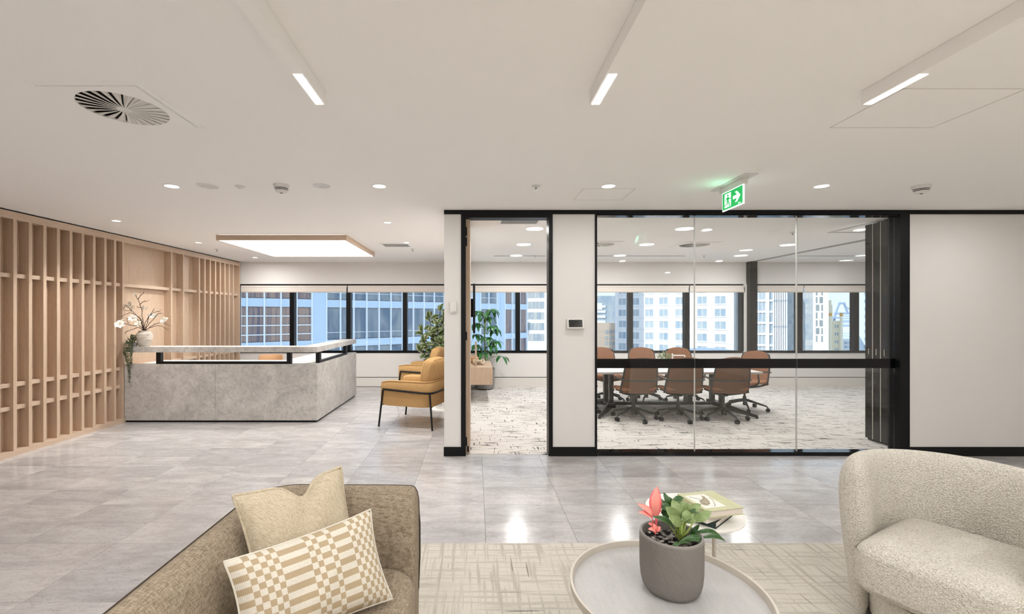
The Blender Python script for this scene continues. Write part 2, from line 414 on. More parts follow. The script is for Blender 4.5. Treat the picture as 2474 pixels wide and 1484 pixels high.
# buildings outside
def bglass(name, c0, c1, rough=.12, sc=(.25, .25, .08)):
    n = N(name); a = n.noise(n.coord(sc, rnd=True), 1.6, 3, .6, .8); oi = n.n('ObjectInfo')
    f = n.math('ADD', n.math('MULTIPLY', n.ramp(a, [(.38, W3), (.6, W1)]), .75), n.math('MULTIPLY', oi.outputs['Random'], .5))
    n.set(n.mix(f, lin(c0), lin(c1)), rough, spec=.5)
bglass('pane_brown', (92, 88, 108), (166, 142, 128), .15, (3.2, 3.2, .12)); bglass('pane_blue', (50, 92, 124), (150, 158, 162), .15)  # stretched noise paints reflection streaks into the pane colour
bglass('pane_mid', (132, 158, 178), (172, 184, 190)); bglass('pane_grey', (130, 150, 164), (176, 180, 178)); bglass('pane_slot', (118, 132, 138), (138, 150, 152))
plain('spandrel', (196, 216, 232), .35); plain('mullion_pale', (236, 242, 247), .4)
n = N('white_clad'); a = n.noise(n.coord((.3, .3, .5)), 2, 3); n.set(n.mix(a, lin((226, 224, 222)), lin((240, 238, 236))), .8)
plain('white_frame', (236, 240, 242), .6); plain('grey_clad', (176, 180, 186), .7); plain('pale_blue_clad', (196, 214, 228), .6)
plain('cream_stone', (240, 228, 200), .85); plain('gold', (214, 160, 70), .5); plain('brick_tan', (196, 178, 160), .85)
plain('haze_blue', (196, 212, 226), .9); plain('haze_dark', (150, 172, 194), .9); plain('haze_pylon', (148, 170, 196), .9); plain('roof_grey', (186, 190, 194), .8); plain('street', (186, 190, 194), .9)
# ================================================================ STRUCTURE
H, YP, YB, XL = 2.585, 4.753, 9.40, -4.85
def struct(name, mb, mat, label, cat, **k):
    return tag(mb.build(name, mat, **k), label, cat, kind='structure')
fl = struct('floor', MB().box(-5.05, 9.3, -3.2, 9.6, -.08, -.012), 'grout', 'pale grey limestone tiled floor of the foyer and reception', 'floor')
TX, TY, TW, TD = .07, 2.931, .6, .3
tm = MB().box(-TW/2+.0009, TW/2-.0009, -TD/2+.0009, TD/2-.0009, -.011, 0)
first = None; far = MB()
for r in range(-21, 22):
    for c in range(-9, 11):
        x0 = TX+c*TW; y0 = TY+r*TD; x1, y1 = x0+TW, y0+TD; xc, yc = x0+TW/2, y0+TD/2
        if x0 > -.54 and y1 < TY+.01: continue
        if x0 > -.2 and y0 > YP+.02: continue
        if x0 > 6.4 or y1 > 9.5 or x1 < -5.0: continue
        seen = yc > .9 and -60 < CX+F*xc/max(yc, .1) < 2540 and yc < 6.6
        if seen and CY+F*HC/yc < 1530:
            if first is None: first = tm.build('tile', 'tile', fl); o = first
            else: o = copy_mesh(first, fl)
            o.location = (xc, yc, 0)
        else: far.box(x0+.001, x1-.001, y0+.001, y1-.001, -.011, 0)
far.build('distant_tiles', 'tile', fl, kind='stuff')
struct('carpet', MB().box(-.53, 6.5, -3.1, TY-.001, -.011, .003), 'carpet_beige', 'beige cross-hatched carpet under the sofa and coffee table', 'carpet')
struct('carpet', MB().box(-.1, 9.2, 4.80, 9.40, -.011, .004), 'carpet_white', 'off-white carpet with dark dashes in the meeting room', 'carpet')
struct('ceiling', MB().box(-5.05, 9.3, -3.2, 9.6, H, H+.1), 'ceiling', 'flat off-white plaster ceiling over foyer and meeting room', 'ceiling')
struct('wall_left', MB().box(-5.06, -4.965, -3.2, 9.6, 0, H), 'wall', 'white wall behind the timber fins', 'wall')
struct('wall_rear', MB().box(-5.06, 6.6, -3.3, -3.2, 0, H), 'wall', 'white wall behind the lounge seating', 'wall')
struct('wall_right', MB().box(6.5, 6.6, -3.2, YP, 0, H), 'wall', 'white wall at the right end of the lounge', 'wall')
struct('wall_meeting_end', MB().box(9.2, 9.3, YP, 9.6, 0, H), 'wall', 'white end wall of the meeting room past the folded panels', 'wall')
struct('wall_meeting_side', MB().box(-.30, -.115, YP+.12, YB, 0, H), 'wall', 'white wall between armchairs and meeting room', 'wall')
# back wall with window band
Z0, Z1, ZB, ZT = .697, .742, 1.965, 2.118
wb = MB().box(-5.05, 9.3, YB, YB+.18, .196, Z0).box(-5.05, 9.3, YB, YB+.18, ZT+.012, H)
struct('wall_back', wb, 'wall', 'white wall above and below the long window band', 'wall')
struct('trim_1', MB().box(-5.0, 9.2, YB+.012, YB+.03, ZT-.01, ZT+.014), 'dark_gap', 'thin dark shadow-gap strip above the roller blinds', 'trim')  # near-black strip puts the gap's shade into its colour
struct('trim_2', MB().box(-5.0, 9.2, YB+.012, YB+.03, .180, .198), 'dark_gap', 'thin dark reveal line above the skirting below the windows', 'trim')
struct('baseboard_back', MB().box(-5.0, 9.2, YB-.004, YB+.1, 0, .182), 'skirt_white', 'tall white skirting along the window wall', 'skirting')
mx = [-3.808+1.174*k for k in range(-1, 12)]
names_w = ['by the timber fins', 'over the reception counter', 'right of the reception counter', 'above the armchairs', 'above the planter by the door', 'seen right through the doorway',
           'behind the plaster column', 'left of the meeting chairs', 'above the tan meeting chairs', 'left of the black post', 'right of the black post', 'showing the sky and the bridge']
for i in range(12):
    a, b = mx[i], mx[i+1]
    if b > 9.25: b = 9.2
    wn = thing('window_%d' % (i+1), 'black framed window bay ' + names_w[i], 'window', ((a+b)/2, YB+.08, Z0), kind='structure')
    y0, y1 = YB+.02, YB+.12
    MB().box(a, b, y0, y1, Z0, Z1).box(a, b, YB-.012, y0, Z0, Z0+.016).build('sill_rail', 'black', wn, world=True)
    MB().box(a, b, y0, y1, ZT-.03, ZT).build('head_rail', 'black', wn, world=True)
    MB().box(a, a+.046, y0-.03, y1, Z1, ZT-.03).build('jamb', 'black', wn, world=True)
    MB().box(b-.046, b, y0-.03, y1, Z1, ZT-.03).build('jamb', 'black', wn, world=True)
    MB().box(a+.046, b-.046, y0+.045, y0+.053, Z1, ZT-.03).build('pane', 'glass_window', wn, world=True)
bl = [(-4.86, -2.665, 'by the timber fins'), (-2.645, -.315, 'above the mustard armchairs'), (-.095, 2.04, 'behind the doorway'), (2.065, 4.44, 'behind the tan chairs'), (4.46, 5.60, 'short one left of the black post'), (5.79, 6.815, 'right of the black post'), (6.835, 9.18, 'nearest the folded panels')]
for a, b, s_ in bl:
    r = thing('roller_blind', 'raised cream roller blind ' + s_, 'blind', ((a+b)/2, YB+.004, ZB), group='roller blinds along the window wall')
    MB().box(a, b, YB-.02, YB-.016, ZB, ZT-.02).build('fabric', 'blind', r, world=True)
    MB().cyl((a, YB-.005, ZT-.045), (b, YB-.005, ZT-.045), .022, n=10).build('roller', 'blind', r, True, True)
    MB().box(a, b, YB-.023, YB-.012, ZB-.012, ZB+.006).build('bottom_rail', 'cream_metal', r, world=True)
    MB().cyl((b-.004, YB-.02, ZB-.01), (b-.004, YB-.02, ZT-.03), .004, n=6).build('chain', 'plastic_grey', r, world=True)
# partition wall
struct('wall_stub', MB().box(-.326, -.148, YP, YP+.12, 0, 2.542), 'wall', 'narrow plaster nib left of the doorway', 'wall')
struct('wall_column', MB().box(.814, 1.258, YP, YP+.12, 0, 2.542), 'wall', 'plaster column between doorway and glass', 'wall')
struct('wall_beside_glass', MB().box(4.56, 9.3, YP, YP+.12, 0, 2.542), 'wall', 'plaster wall right of the glass partition', 'wall')
struct('trim_3', MB().box(-.326, 6.5, YP-.012, YP+.132, 2.542, H), 'black', 'black header strip along the top of the partition', 'trim')
for nm, a, b, s_ in (('baseboard_stub', -.33, -.148, 'nib left of the doorway'), ('baseboard_column', .814, 1.258, 'column between doorway and glass'), ('baseboard_right', 4.56, 6.5, 'wall right of the glass')):
    struct(nm, MB().box(a, b, YP-.012, YP, 0, .096), 'black', 'black skirting at the foot of the '+s_, 'skirting')
d1 = thing('door_1', 'open timber door in a tall black frame', 'door', (.33, YP, 0), kind='structure')
MB().box(-.148, -.100, YP-.012, YP+.132, 0, 2.542).build('jamb', 'black', d1, world=True)
MB().box(.773, .814, YP-.012, YP+.132, 0, 2.542).build('jamb', 'black', d1, world=True)
MB().box(-.100, .773, YP-.012, YP+.132, 2.505, 2.542).build('head', 'black', d1, world=True)
lf = MB().box(-.099, -.055, YP+.05, YP+.93, .012, 2.50).build('leaf', 'wood', d1, world=True)
for z in (.14, 1.26, 2.26, 2.37): MB().box(-.106, -.086, YP+.035, YP+.052, z-.045, z+.045).build('hinge', 'black', lf, world=True)
MB().box(-.085, -.066, YP+.038, YP+.052, .03, .09).build('door_stop', 'black', lf, world=True)
gp = thing('glass_partition', 'full-height clear glass wall with a black band in front of meeting room', 'glass wall', (2.87, YP, 0), kind='structure')
jx = [1.28, 2.333, 3.417, 4.46]
for i in range(3):
    g = MB().box(jx[i]+.002, jx[i+1]-.002, YP+.05, YP+.062, .04, 2.53).build('glass_pane', 'glass_partition', gp, world=True)
    MB().box(jx[i]+.001, jx[i+1]-.001, YP+.046, YP+.0498, .918, 1.018).build('black_band', 'black_gloss', g, world=True)
for x in jx[1:3]: MB().box(x-.0035, x+.0035, YP+.047, YP+.065, .04, 2.53).build('joint', 'alu', gp, world=True)
MB().box(1.258, 1.28, YP-.012, YP+.132, 0, 2.542).build('mullion', 'black', gp, world=True)
MB().box(4.46, 4.56, YP-.012, YP+.132, 0, 2.542).build('jamb', 'black', gp, world=True)
MB().box(1.28, 4.46, YP+.0, YP+.11, 0, .04).build('bottom_channel', 'black_gloss', gp, world=True)
MB().box(1.28, 4.46, YP+.0, YP+.11, 2.53, 2.542).build('top_channel', 'black_gloss', gp, world=True)
struct('trim_4', MB().box(5.637, 5.783, YB-.14, YB+.02, 0, H), 'black', 'black operable wall jamb post standing against the windows', 'post')
struct('trim_5', MB().box(5.58, 5.637, YB-.02, YB+.02, .197, ZT+.012), 'white_matte', 'narrow white reveal beside the black post', 'trim')
tr = MB().box(5.665, 5.682, 5.42, YB-.14, H-.006, H).box(5.735, 5.752, 5.42, YB-.14, H-.006, H)
struct('trim_6', tr, 'vent_grey', 'ceiling track for the folding panels crossing the meeting room', 'track')
tr = MB().box(4.70, 4.735, 5.06, 6.03, H-.008, H).box(4.735, 5.75, 5.995, 6.03, H-.008, H)
struct('trim_7', tr, 'alu', 'pale parking track in the ceiling beside the folded panels', 'track')
for i in range(4):
    y0 = 4.965+i*.103
    p = thing('operable_wall_panel', ['nearest', 'second', 'third', 'farthest'][i]+' black-ended panel of the folded wall stack', 'wall panel', (5.15, y0+.05, 0), group='folded wall panels')
    MB().box(4.645, 5.62, y0, y0+.1, .03, 2.552).build('core', 'white_matte', p, world=True)
    MB().box(4.638, 4.645, y0+.014, y0+.1, .032, 2.55).build('edge_profile', 'black_gloss', p, world=True)
    MB().box(4.632, 4.638, y0+.05, y0+.056, 1.02, 1.09).build('key_slot', 'alu', p, world=True)
    MB().box(4.66, 5.60, y0+.01, y0+.09, .008, .03).build('bottom_seal', 'black', p, world=True)
    MB().cyl((4.75, y0+.05, 2.552), (4.75, y0+.05, H-.004), .012, n=8).build('hanger', 'black', p, world=True)
    MB().cyl((5.5, y0+.05, 2.552), (5.5, y0+.05, H-.004), .012, n=8).build('hanger', 'black', p, world=True)
# timber fin wall
fw = thing('timber_fin_wall', 'pale oak wall of vertical fins and ledges behind the desk', 'wall panelling', (-4.9, 6, 0), kind='structure')
XB = -4.958
MB().box(XB-.006, XB, 2.6, 9.325, .0, H-.01).build('back_panel', 'wood', fw, world=True)
MB().box(XB, XL+.002, 2.6, 9.325, H-.095, H-.016).build('top_rail', 'wood_y', fw, world=True)
MB().box(XB, XL+.01, 2.6, 9.325, 0, .055).build('bottom_rail', 'wood_y', fw, world=True)
MB().box(XB, XL-.02, 2.6, 9.325, H-.016, H-.001).build('shadow_gap', 'dark_gap', fw, world=True)
fy = [2.62+.165*k for k in range(20)]+[5.93, 6.09, 6.232, 7.226, 7.521, 7.953, 8.117, 8.28, 8.447, 8.605, 8.766, 8.924, 9.076, 9.308]
fin = MB().box(XB, XL, -.018, .018, .055, H-.095).build('fin', 'wood', fw, world=True)
fin.location = (0, fy[0], 0)
for y in fy[1:]: copy_mesh(fin, fw, (0, y, 0))
for z in (.50, .745, 1.90):
    for a, b in zip(fy, fy[1:]):
        MB().box(XB, XL-.032, a+.018, b-.018, z-.022, z+.022).build('ledge', 'wood_y', fw, world=True)

# ================================================================ CEILING FIXTURES
def downlight(x, y, r, label, power, group, glow='lamp_white', tilt=3.14159, drop=.004):
    t = thing('downlight', label, 'downlight', (x, y, H), group=group)
    MB().lathe([(r*1.12, 0), (r*1.12, -.004), (r, -.006), (r, 0)], 28).build('trim_ring', 'bright_white', t, smooth=True)
    MB().lathe([(r*.98, -.002), (r*.98, -drop), (.0001, -drop)], 28).build('diffuser', glow, t, smooth=True)
    if power: lamp('lamp', (0, 0, -.02), r*2, power, t, spread=tilt)
    return t
G1 = 'downlights in the lounge ceiling'
for x, s_ in ((-2.588, 'far left, near the oval speaker'), (-.816, 'left of the doorway'), (1.137, 'above the plaster column end of the glass'), (2.955, 'right of the exit sign')):
    downlight(x, 3.855, .055, 'bright round ceiling downlight '+s_, 18, G1)
for i, x in enumerate((-2.588, -.816, 1.137, 2.955, 4.9)):  # both rows are added out of view to brighten the room
    downlight(x, .55, .055, 'added out-of-view ceiling downlight above the lounge seating, number %s from the fins' % ['one', 'two', 'three', 'four', 'five'][i], 30, G1)
    downlight(x, -1.9, .055, 'added out-of-view ceiling downlight behind the lounge seating, number %s from the fins' % ['one', 'two', 'three', 'four', 'five'][i], 60, G1)
downlight(4.9, 3.855, .055, 'round ceiling downlight over the plaster wall at far right', 18, G1)
for x, y, s_ in ((281, 533, 'nearest the timber fins'), (936, 537, 'above the armchair'), (480, 586, 'left of the luminous panel'), (982, 586, 'beside the air grille'), (616, 622, 'behind the luminous panel')):
    Y = (H-HC)*F/(CY-y); downlight((x-CX)*Y/F, Y, .042, 'small recessed reception downlight '+s_, 34 if x < 500 else 36 if y > 600 else 74, 'small reception downlights', tilt=1.9 if x < 500 else 3.14)
# luminous panel
lp = thing('luminous_ceiling_panel', 'square luminous ceiling panel with an oak frame over the reception desk', 'light panel', (-2.66, 7.06, H))
x0, x1, y0, y1, zb = -3.548, -1.765, 6.188, 7.94, 2.508
for b in ((x0, x1, y0, y0+.018), (x0, x1, y1-.018, y1)): MB().box(*b, zb, H-.004).build('frame_rail', 'wood_x', lp, world=True)
for b in ((x0, x0+.018, y0+.018, y1-.018), (x1-.018, x1, y0+.018, y1-.018)): MB().box(*b, zb, H-.004).build('frame_rail', 'wood_y', lp, world=True)
MB().box(x0+.018, x1-.018, y0+.018, y1-.018, zb+.004, zb+.012).build('diffuser', 'lamp_panel', lp, world=True)
# linear lights
for x, s_ in ((-.765, 'on the left, pointing at the reception'), (.592, 'in the middle, above the doorway column'), (1.932, 'at the right edge')):
    t = thing('linear_light', 'white surface-mounted linear light '+s_, 'linear light', (x, 0, H), group='linear lights')
    MB().box(-.028, .028, -3.0, 2.23, -.066, -.001).build('housing', 'ceiling', t)
    for a, b in ((1.945, 2.225), (.3, .58), (-1.5, -1.22)):  # front strip is seen; the two behind it are added for brightness
        MB().box(-.019, .019, a, b, -.0675, -.060).build('diffuser', 'lamp_strip', t)
        lamp('lamp', (0, (a+b)/2, -.075), .03, 13, t, shape='RECTANGLE', size_y=.27)
# swirl diffusers
def swirl(x, y, s, label, plate=True):
    t = thing('swirl_air_diffuser', label, 'air diffuser', (x, y, H), group='swirl air diffusers')
    R = s*.42
    bmv = []; n_ = 40
    pl = MB()
    for i in range(n_):
        a0, a1 = 2*math.pi*i/n_, 2*math.pi*(i+1)/n_
        def sq(a):
            c_, s_ = math.cos(a), math.sin(a); m = max(abs(c_), abs(s_)); return (c_/m*s/2, s_/m*s/2)
        p = [(R*math.cos(a0), R*math.sin(a0)), (R*math.cos(a1), R*math.sin(a1)), sq(a1), sq(a0)]
        pl.add([(q[0], q[1], -.012) for q in p]+[(q[0], q[1], -.0) for q in p], [(0, 1, 2, 3), (4, 7, 6, 5), (0, 4, 5, 1), (2, 6, 7, 3)])
    pl.build('face_plate', 'ceiling', t)
    MB().lathe([(.0001, .0), (R, .0)], 40, cap=False).build('plenum', 'dark_gap', t).location.z = -.0015
    nb = 24
    bl_ = MB()
    for i in range(1):
        bl_.add([(.03, -.003, -.013), (R, .012, -.013), (R, -R*.16, -.003), (.03, -.008, -.004)], [(0, 1, 2, 3)]).add([(.03, -.003, -.0135), (R, -.012, -.0135), (R, .0, -.0135), (.03, .003, -.0135)], [(0, 1, 2, 3)])
    b0 = bl_.build('blade', 'white_matte', t)
    for i in range(1, nb): copy_mesh(b0, t, rot=(0, 0, 2*math.pi*i/nb))
    MB().lathe([(.034, -.004), (.034, -.014), (.0001, -.016)], 20).build('hub', 'white_matte', t, smooth=True)
    fr = MB()
    for q in ((-s/2-.03, s/2+.03, -s/2-.03, -s/2-.004), (-s/2-.03, s/2+.03, s/2+.004, s/2+.03), (-s/2-.03, -s/2-.004, -s/2-.004, s/2+.004), (s/2+.004, s/2+.03, -s/2-.004, s/2+.004)): fr.box(*q, -.006, 0)
    fr.build('frame', 'ceiling', t)
swirl(-1.862, 2.4, .475, 'square swirl air diffuser at upper left of the lounge ceiling')
swirl(3.42, 7.05, .52, 'square swirl air diffuser above the meeting table')
swirl(1.93, 7.0, .52, 'square swirl air diffuser above the left end of the meeting room')
# air grilles
def grille(x, y, w_, d, label):
    t = thing('air_grille', label, 'air grille', (x, y, H), group='rectangular air grilles')
    f = MB()
    for q in ((-w_/2, w_/2, -d/2, -d/2+.035), (-w_/2, w_/2, d/2-.035, d/2), (-w_/2, -w_/2+.035, -d/2+.035, d/2-.035), (w_/2-.035, w_/2, -d/2+.035, d/2-.035)): f.box(*q, -.008, 0)
    f.build('frame', 'bright_white', t)
    MB().box(-w_/2+.03, w_/2-.03, -d/2+.03, d/2-.03, -.002, 0).build('core', 'vent_grey', t)
    k = 14; s0 = MB().box(-w_/2+.035, w_/2-.035, -.003, .003, -.006, -.002).build('slat', 'alu', t)
    for i in range(k):
        y_ = -d/2+.04+(d-.08)*i/(k-1)
        if i == 0: s0.location = (0, y_, 0)
        else: copy_mesh(s0, t, (0, y_, 0))
grille(-1.24, 7.10, .46, .36, 'rectangular grey air grille beside the luminous panel')
grille(.52, 5.28, .5, .36, 'rectangular grey air grille just inside the doorway')
# ceiling buttons
def ctop(x, y): Y = (H-HC)*F/(CY-y); return (x-CX)*Y/F, Y
X, Y = ctop(503, 449); t = thing('ceiling_speaker', 'flat round ceiling speaker right of the left downlight', 'speaker', (X, Y, H))
MB().lathe([(.088, 0), (.088, -.005), (.082, -.007), (.080, -.004)], 32).build('rim', 'bright_white', t, smooth=True); MB().lathe([(.081, -.004), (.05, -.005), (.0001, -.006)], 32).build('mesh_cover', 'skirt_white', t, smooth=True)
X, Y = ctop(580, 450); t = thing('motion_sensor', 'small round motion sensor left of the smoke detector', 'sensor', (X, Y, H))
MB().lathe([(.04, 0), (.04, -.008), (.026, -.012)], 24).build('base', 'white_plastic', t, smooth=True); MB().lathe([(.024, -.01), (.018, -.02), (.0001, -.024)], 20).build('lens', 'skirt_white', t, smooth=True)
X, Y = ctop(777, 449); t = thing('ceiling_plate', 'flat white round ceiling plate right of the smoke detector', 'cover plate', (X, Y, H))
MB().lathe([(.072, 0), (.072, -.004), (.0001, -.006)], 32).build('plate', 'white_plastic', t, smooth=True); MB().cyl((0, 0, -.005), (0, 0, -.012), .005, n=8).build('pin', 'alu', t)
def smoke(x, y, label):
    X, Y = ctop(x, y); t = thing('smoke_detector', label, 'smoke detector', (X, Y, H), group='smoke detectors')
    MB().lathe([(.064, 0), (.064, -.012), (.058, -.03)], 28).build('base', 'white_plastic', t, smooth=True, angle=.5)
    MB().lathe([(.053, -.03), (.053, -.036)], 28).build('slot', 'dark_gap', t); MB().lathe([(.055, -.036), (.054, -.041), (.05, -.0411)], 28).build('ring', 'white_plastic', t, smooth=True)
    MB().lathe([(.049, -.041), (.049, -.047)], 28).build('slot', 'dark_gap', t)
    MB().lathe([(.051, -.047), (.048, -.056), (.03, -.066), (.0001, -.068)], 28).build('cap', 'white_plastic', t, smooth=True)
    MB().lathe([(.011, -.0665), (.009, -.071), (.0001, -.073)], 12).build('indicator', 'green_dark', t, smooth=True)
smoke(680, 447, 'white smoke detector dome with a green indicator in the lounge ceiling'); smoke(2226, 449, 'white smoke detector cut by the right edge of the photo')
def sprinkler(x, y, label):
    X, Y = ctop(x, y); t = thing('sprinkler', label, 'sprinkler', (X, Y, H), group='ceiling sprinklers')
    MB().lathe([(.04, 0), (.04, -.004), (.02, -.01)], 20).build('escutcheon', 'white_plastic', t, smooth=True)
    MB().cyl((0, 0, -.005), (0, 0, -.026), .009, n=10).build('body', 'chrome', t); MB().lathe([(.004, -.026), (.016, -.034), (.016, -.037), (.0001, -.037)], 12).build('deflector', 'chrome', t)
for a in ((1295, 449, 'above the plaster column'), (524, 602, 'left of the luminous panel'), (997, 602, 'right of the reception air grille'), (1915, 561, 'over the right of the meeting room'), (1292, 617, 'seen through the doorway'), (1701, 617, 'near the meeting room windows')):
    sprinkler(a[0], a[1], 'small ceiling sprinkler head '+a[2])
def access(x0, x1, y0, y1, label):
    m = MB(); w_ = .004
    for q in ((x0, x1, y0, y0+w_), (x0, x1, y1-w_, y1), (x0, x0+w_, y0, y1), (x1-w_, x1, y0, y1)): m.box(*q, H-.0025, H)
    tag(m.build('access_panel', 'skirt_white'), label, 'access panel', kind='structure')
access(2.086, 2.69, 2.20, 2.66, 'flush square access panel in the ceiling at right'); access(.94, 1.40, 3.94, 4.33, 'flush square access panel in the ceiling before the glass')
for x0, x1, s_ in ((1.9, 3.9, 'over the meeting table'), (6.0, 7.6, 'past the folding track'), (.35, 1.3, 'beyond the doorway')):
    tag(MB().box(x0, x1, 8.38, 8.41, H-.004, H).build('linear_slot_vent', 'vent_grey'), 'thin linear slot vent in the ceiling '+s_, 'slot vent', 'slot vents by the windows')
# meeting room discs
G2 = 'round meeting room ceiling lights'
for x, ys, s_ in ((.757, (5.746, 7.02, 8.32), 'doorway row'), (2.665, (5.746, 7.02, 8.32), 'row over the table'), (4.89, (7.06, 8.32), 'row near the folding track')):
    for k, y in enumerate(ys):
        downlight(x, y, .11, 'large round meeting room light, %s, %s' % (s_, ['nearest', 'second', 'third'][k+(3-len(ys))] if len(ys) == 3 else ['nearer', 'farther'][k]), 40, G2, 'lamp_disc', drop=.01)
downlight(4.58, 7.64, .10, 'round meeting room light between the two of the track row', 20, G2, 'lamp_disc')
for x, y, s_ in ((7.14, 8.32, 'beyond the folded panels'), (7.45, 9.07, 'closest to the sky window')): downlight(x, y, .11, 'large round meeting room light '+s_, 30 if y < 9 else 0, G2, 'lamp_disc')
# exit sign
es = thing('exit_sign', 'illuminated green running-man exit sign with a right arrow hanging from the ceiling', 'exit sign', (2.145, 3.76, H))
MB().box(-.055, .055, -.25, .25, -.008, 0).build('ceiling_plate', 'white_plastic', es)
MB().box(-.024, .024, -.165, .165, -.055, -.008).build('housing', 'white_plastic', es)
MB().box(-.006, .006, -.152, .152, -.212, -.055).build('acrylic_panel', 'sign_white', es)
SX = -.0065
def sg(poly, name, mat, k=0): # poly in (u 0..1 left->right on the sign, v 0..1 up)
    return MB().prism(poly, lambda a, b, c: (SX-.0008*k-c*.0006, .148-.296*a, -.207+.148*b), 1).build(name, mat, es)
sg([(.01, .02), (.99, .02), (.99, .98), (.01, .98)], 'green_field', 'sign_green')
sg([(.12, .12), (.44, .12), (.44, .9), (.12, .9)], 'doorway_print', 'sign_white', 1)
man = [[(.29+.045*math.cos(t*math.pi/5), .775+.065*math.sin(t*math.pi/5)) for t in range(10)],
       [(.24, .68), (.34, .7), (.33, .45), (.25, .43)], [(.24, .68), (.2, .62), (.16, .48), (.19, .46), (.23, .57), (.27, .62)],
       [(.31, .69), (.37, .58), (.44, .6), (.44, .54), (.36, .52), (.3, .6)],
       [(.25, .46), (.23, .32), (.12, .27), (.12, .22), (.27, .27), (.3, .44)], [(.28, .46), (.33, .45), (.40, .22), (.37, .12), (.34, .13), (.35, .22)]]
for p in man: sg(p, 'running_man_print', 'sign_green', 2)
sg([(.54, .42), (.74, .42), (.64, .22), (.74, .22), (.90, .51), (.74, .80), (.64, .80), (.74, .60), (.54, .60)], 'arrow_print', 'sign_white', 1)
tcv = bpy.data.curves.new('lettering', 'FONT'); tcv.body = '24m'; tcv.size = .022; tcv.extrude = .0003
tmp = bpy.data.objects.new('tmp', tcv); COL.objects.link(tmp); dg = bpy.context.evaluated_depsgraph_get(); me_ = bpy.data.meshes.new_from_object(tmp.evaluated_get(dg)); bpy.data.objects.remove(tmp)
to = bpy.data.objects.new('lettering', me_); COL.objects.link(to); to.parent = es; to.location = (SX-.002, -.085, -.2); to.rotation_euler = (math.pi/2, 0, -math.pi/2); me_.materials.clear(); me_.materials.append(M['sign_white'])
lamp('lamp', (-.05, 0, -.12), .1, .5, es, (.3, 1, .6), spread=3.1).rotation_euler = (0, math.pi/2*1.2, 0)
# wall devices
tb = thing('booking_tablet', 'white wall-mounted booking tablet with a dark screen on the plaster column', 'tablet', (1.045, YP, 1.35))
Mt = Matrix.Rotation(-.22, 4, 'X')
MB().rbox(-.087, .093, -.055, -.012, -.02, .085, .006, 2, Mt).build('case', 'white_plastic', tb, smooth=True)
MB().rbox(-.07, .072, -.057, -.0545, -.006, .072, .001, 1, Mt).build('screen', 'screen', tb); MB().cyl((0, -.0555-.018, .074), (0, -.058-.018, .0745), .003, n=8).build('camera_dot', 'black', tb)
MB().rbox(-.06, .06, -.02, 0, -.02, .07, .004).build('bracket', 'white_plastic', tb)
th = thing('wall_sensor', 'small white wall sensor on the plaster nib left of the doorway', 'sensor', (-.23, YP, 1.505))
MB().rbox(-.036, .036, -.026, 0, 0, .115, .008, 2).build('case', 'white_plastic', th, smooth=True); MB().box(-.005, .024, -.0268, -.0262, .010, .013).build('marking', 'vent_grey', th)
# ================================================================ RECEPTION DESK
dk = thing('reception_desk', 'L-shaped grey stone reception desk with a floating counter on black steel frames', 'desk', (-3.5, 6.6, 0))
XD, YD, YE = -2.18, 6.24, 8.288
MB().box(-4.83, XD-.02, YD+.02, YD+.12, 0, .03).box(XD-.12, XD-.02, YD+.12, YE-.02, 0, .03).build('plinth', 'black', dk, world=True)
MB().box(-4.84, -3.5915, YD, YD+.12, .028, .803).build('front_panel', 'stone', dk, world=True)
MB().box(-3.5885, XD-.001, YD, YD+.12, .028, .803).build('front_panel', 'stone', dk, world=True)
MB().box(XD-.12, XD, YD+.12, YE, .028, .803).box(XD-.001, XD, YD, YD+.12, .028, .803).build('side_panel', 'stone', dk, world=True)
cp = [(-4.83, YD-.004), (XD, YD-.004), (XD, YE), (XD-.27, YE), (XD-.27, YD+.266), (-4.83, YD+.266)]
MB().prism(cp, lambda a, b, c: (a, b, .968+c), .075).build('counter_top', 'stone', dk, world=True)
wp = [(-4.83, YD+.12), (XD-.12, YD+.12), (XD-.12, YE-.01), (XD-.75, YE-.01), (XD-.75, YD+.78), (-4.83, YD+.78)]
MB().prism(wp, lambda a, b, c: (a, b, .755+c), .03).build('worktop', 'white_matte', dk, world=True)
MB().box(-4.8, -4.77, YD+.12, YD+.76, 0, .755).build('end_panel', 'white_matte', dk, world=True)
MB().box(XD-.73, XD-.12, YE-.04, YE-.012, 0, .755).build('end_panel', 'white_matte', dk, world=True)
def uframe(pts, flat):          # flat steel U frame: two uprights and a bottom bar
    (a, b, c, d) = pts; m = MB()
    if flat == 'x': m.box(a, b, c, d, .803, .836).box(a, a+.062, c, d, .836, .968).box(b-.056, b, c, d, .836, .968)
    else: m.box(a, b, c, d, .803, .83).box(a, b, c, c+.075, .83, .968).box(a, b, d-.075, d, .83, .968)
    return m.build('steel_frame', 'black_metal', dk, world=True)
uframe((-4.437, -2.565, YD+.045, YD+.105), 'x'); uframe((XD-.085, XD-.03, 6.42, 7.82), 'y')
# reception chair (shell)
rc = thing('reception_chair', 'tan shell chair tucked behind the reception desk', 'chair', (-3.27, 7.05, 0), .05)
MB().slab(lambda u, v: ((u-.5)*(.46-.10*v), .22+.10*v-.10*(2*u-1)**2, .46+.385*v), 12, 8, .03).build('backrest', 'tan_shell', rc, smooth=True, angle=1.2)
MB().slab(lambda u, v: ((u-.5)*.46, -.24+.46*v, .45+.03*(2*u-1)**2), 10, 8, .035).build('seat', 'tan_shell', rc, smooth=True, angle=1.2)
MB().cyl((0, 0, .08), (0, 0, .44), .022, n=12).build('post', 'black_metal', rc)
for i in range(4):
    a = math.pi/4+math.pi/2*i; MB().tube([(0, 0, .1), (.28*math.cos(a), .28*math.sin(a), .015)], [.02, .012], 8).build('leg', 'black_metal', rc)

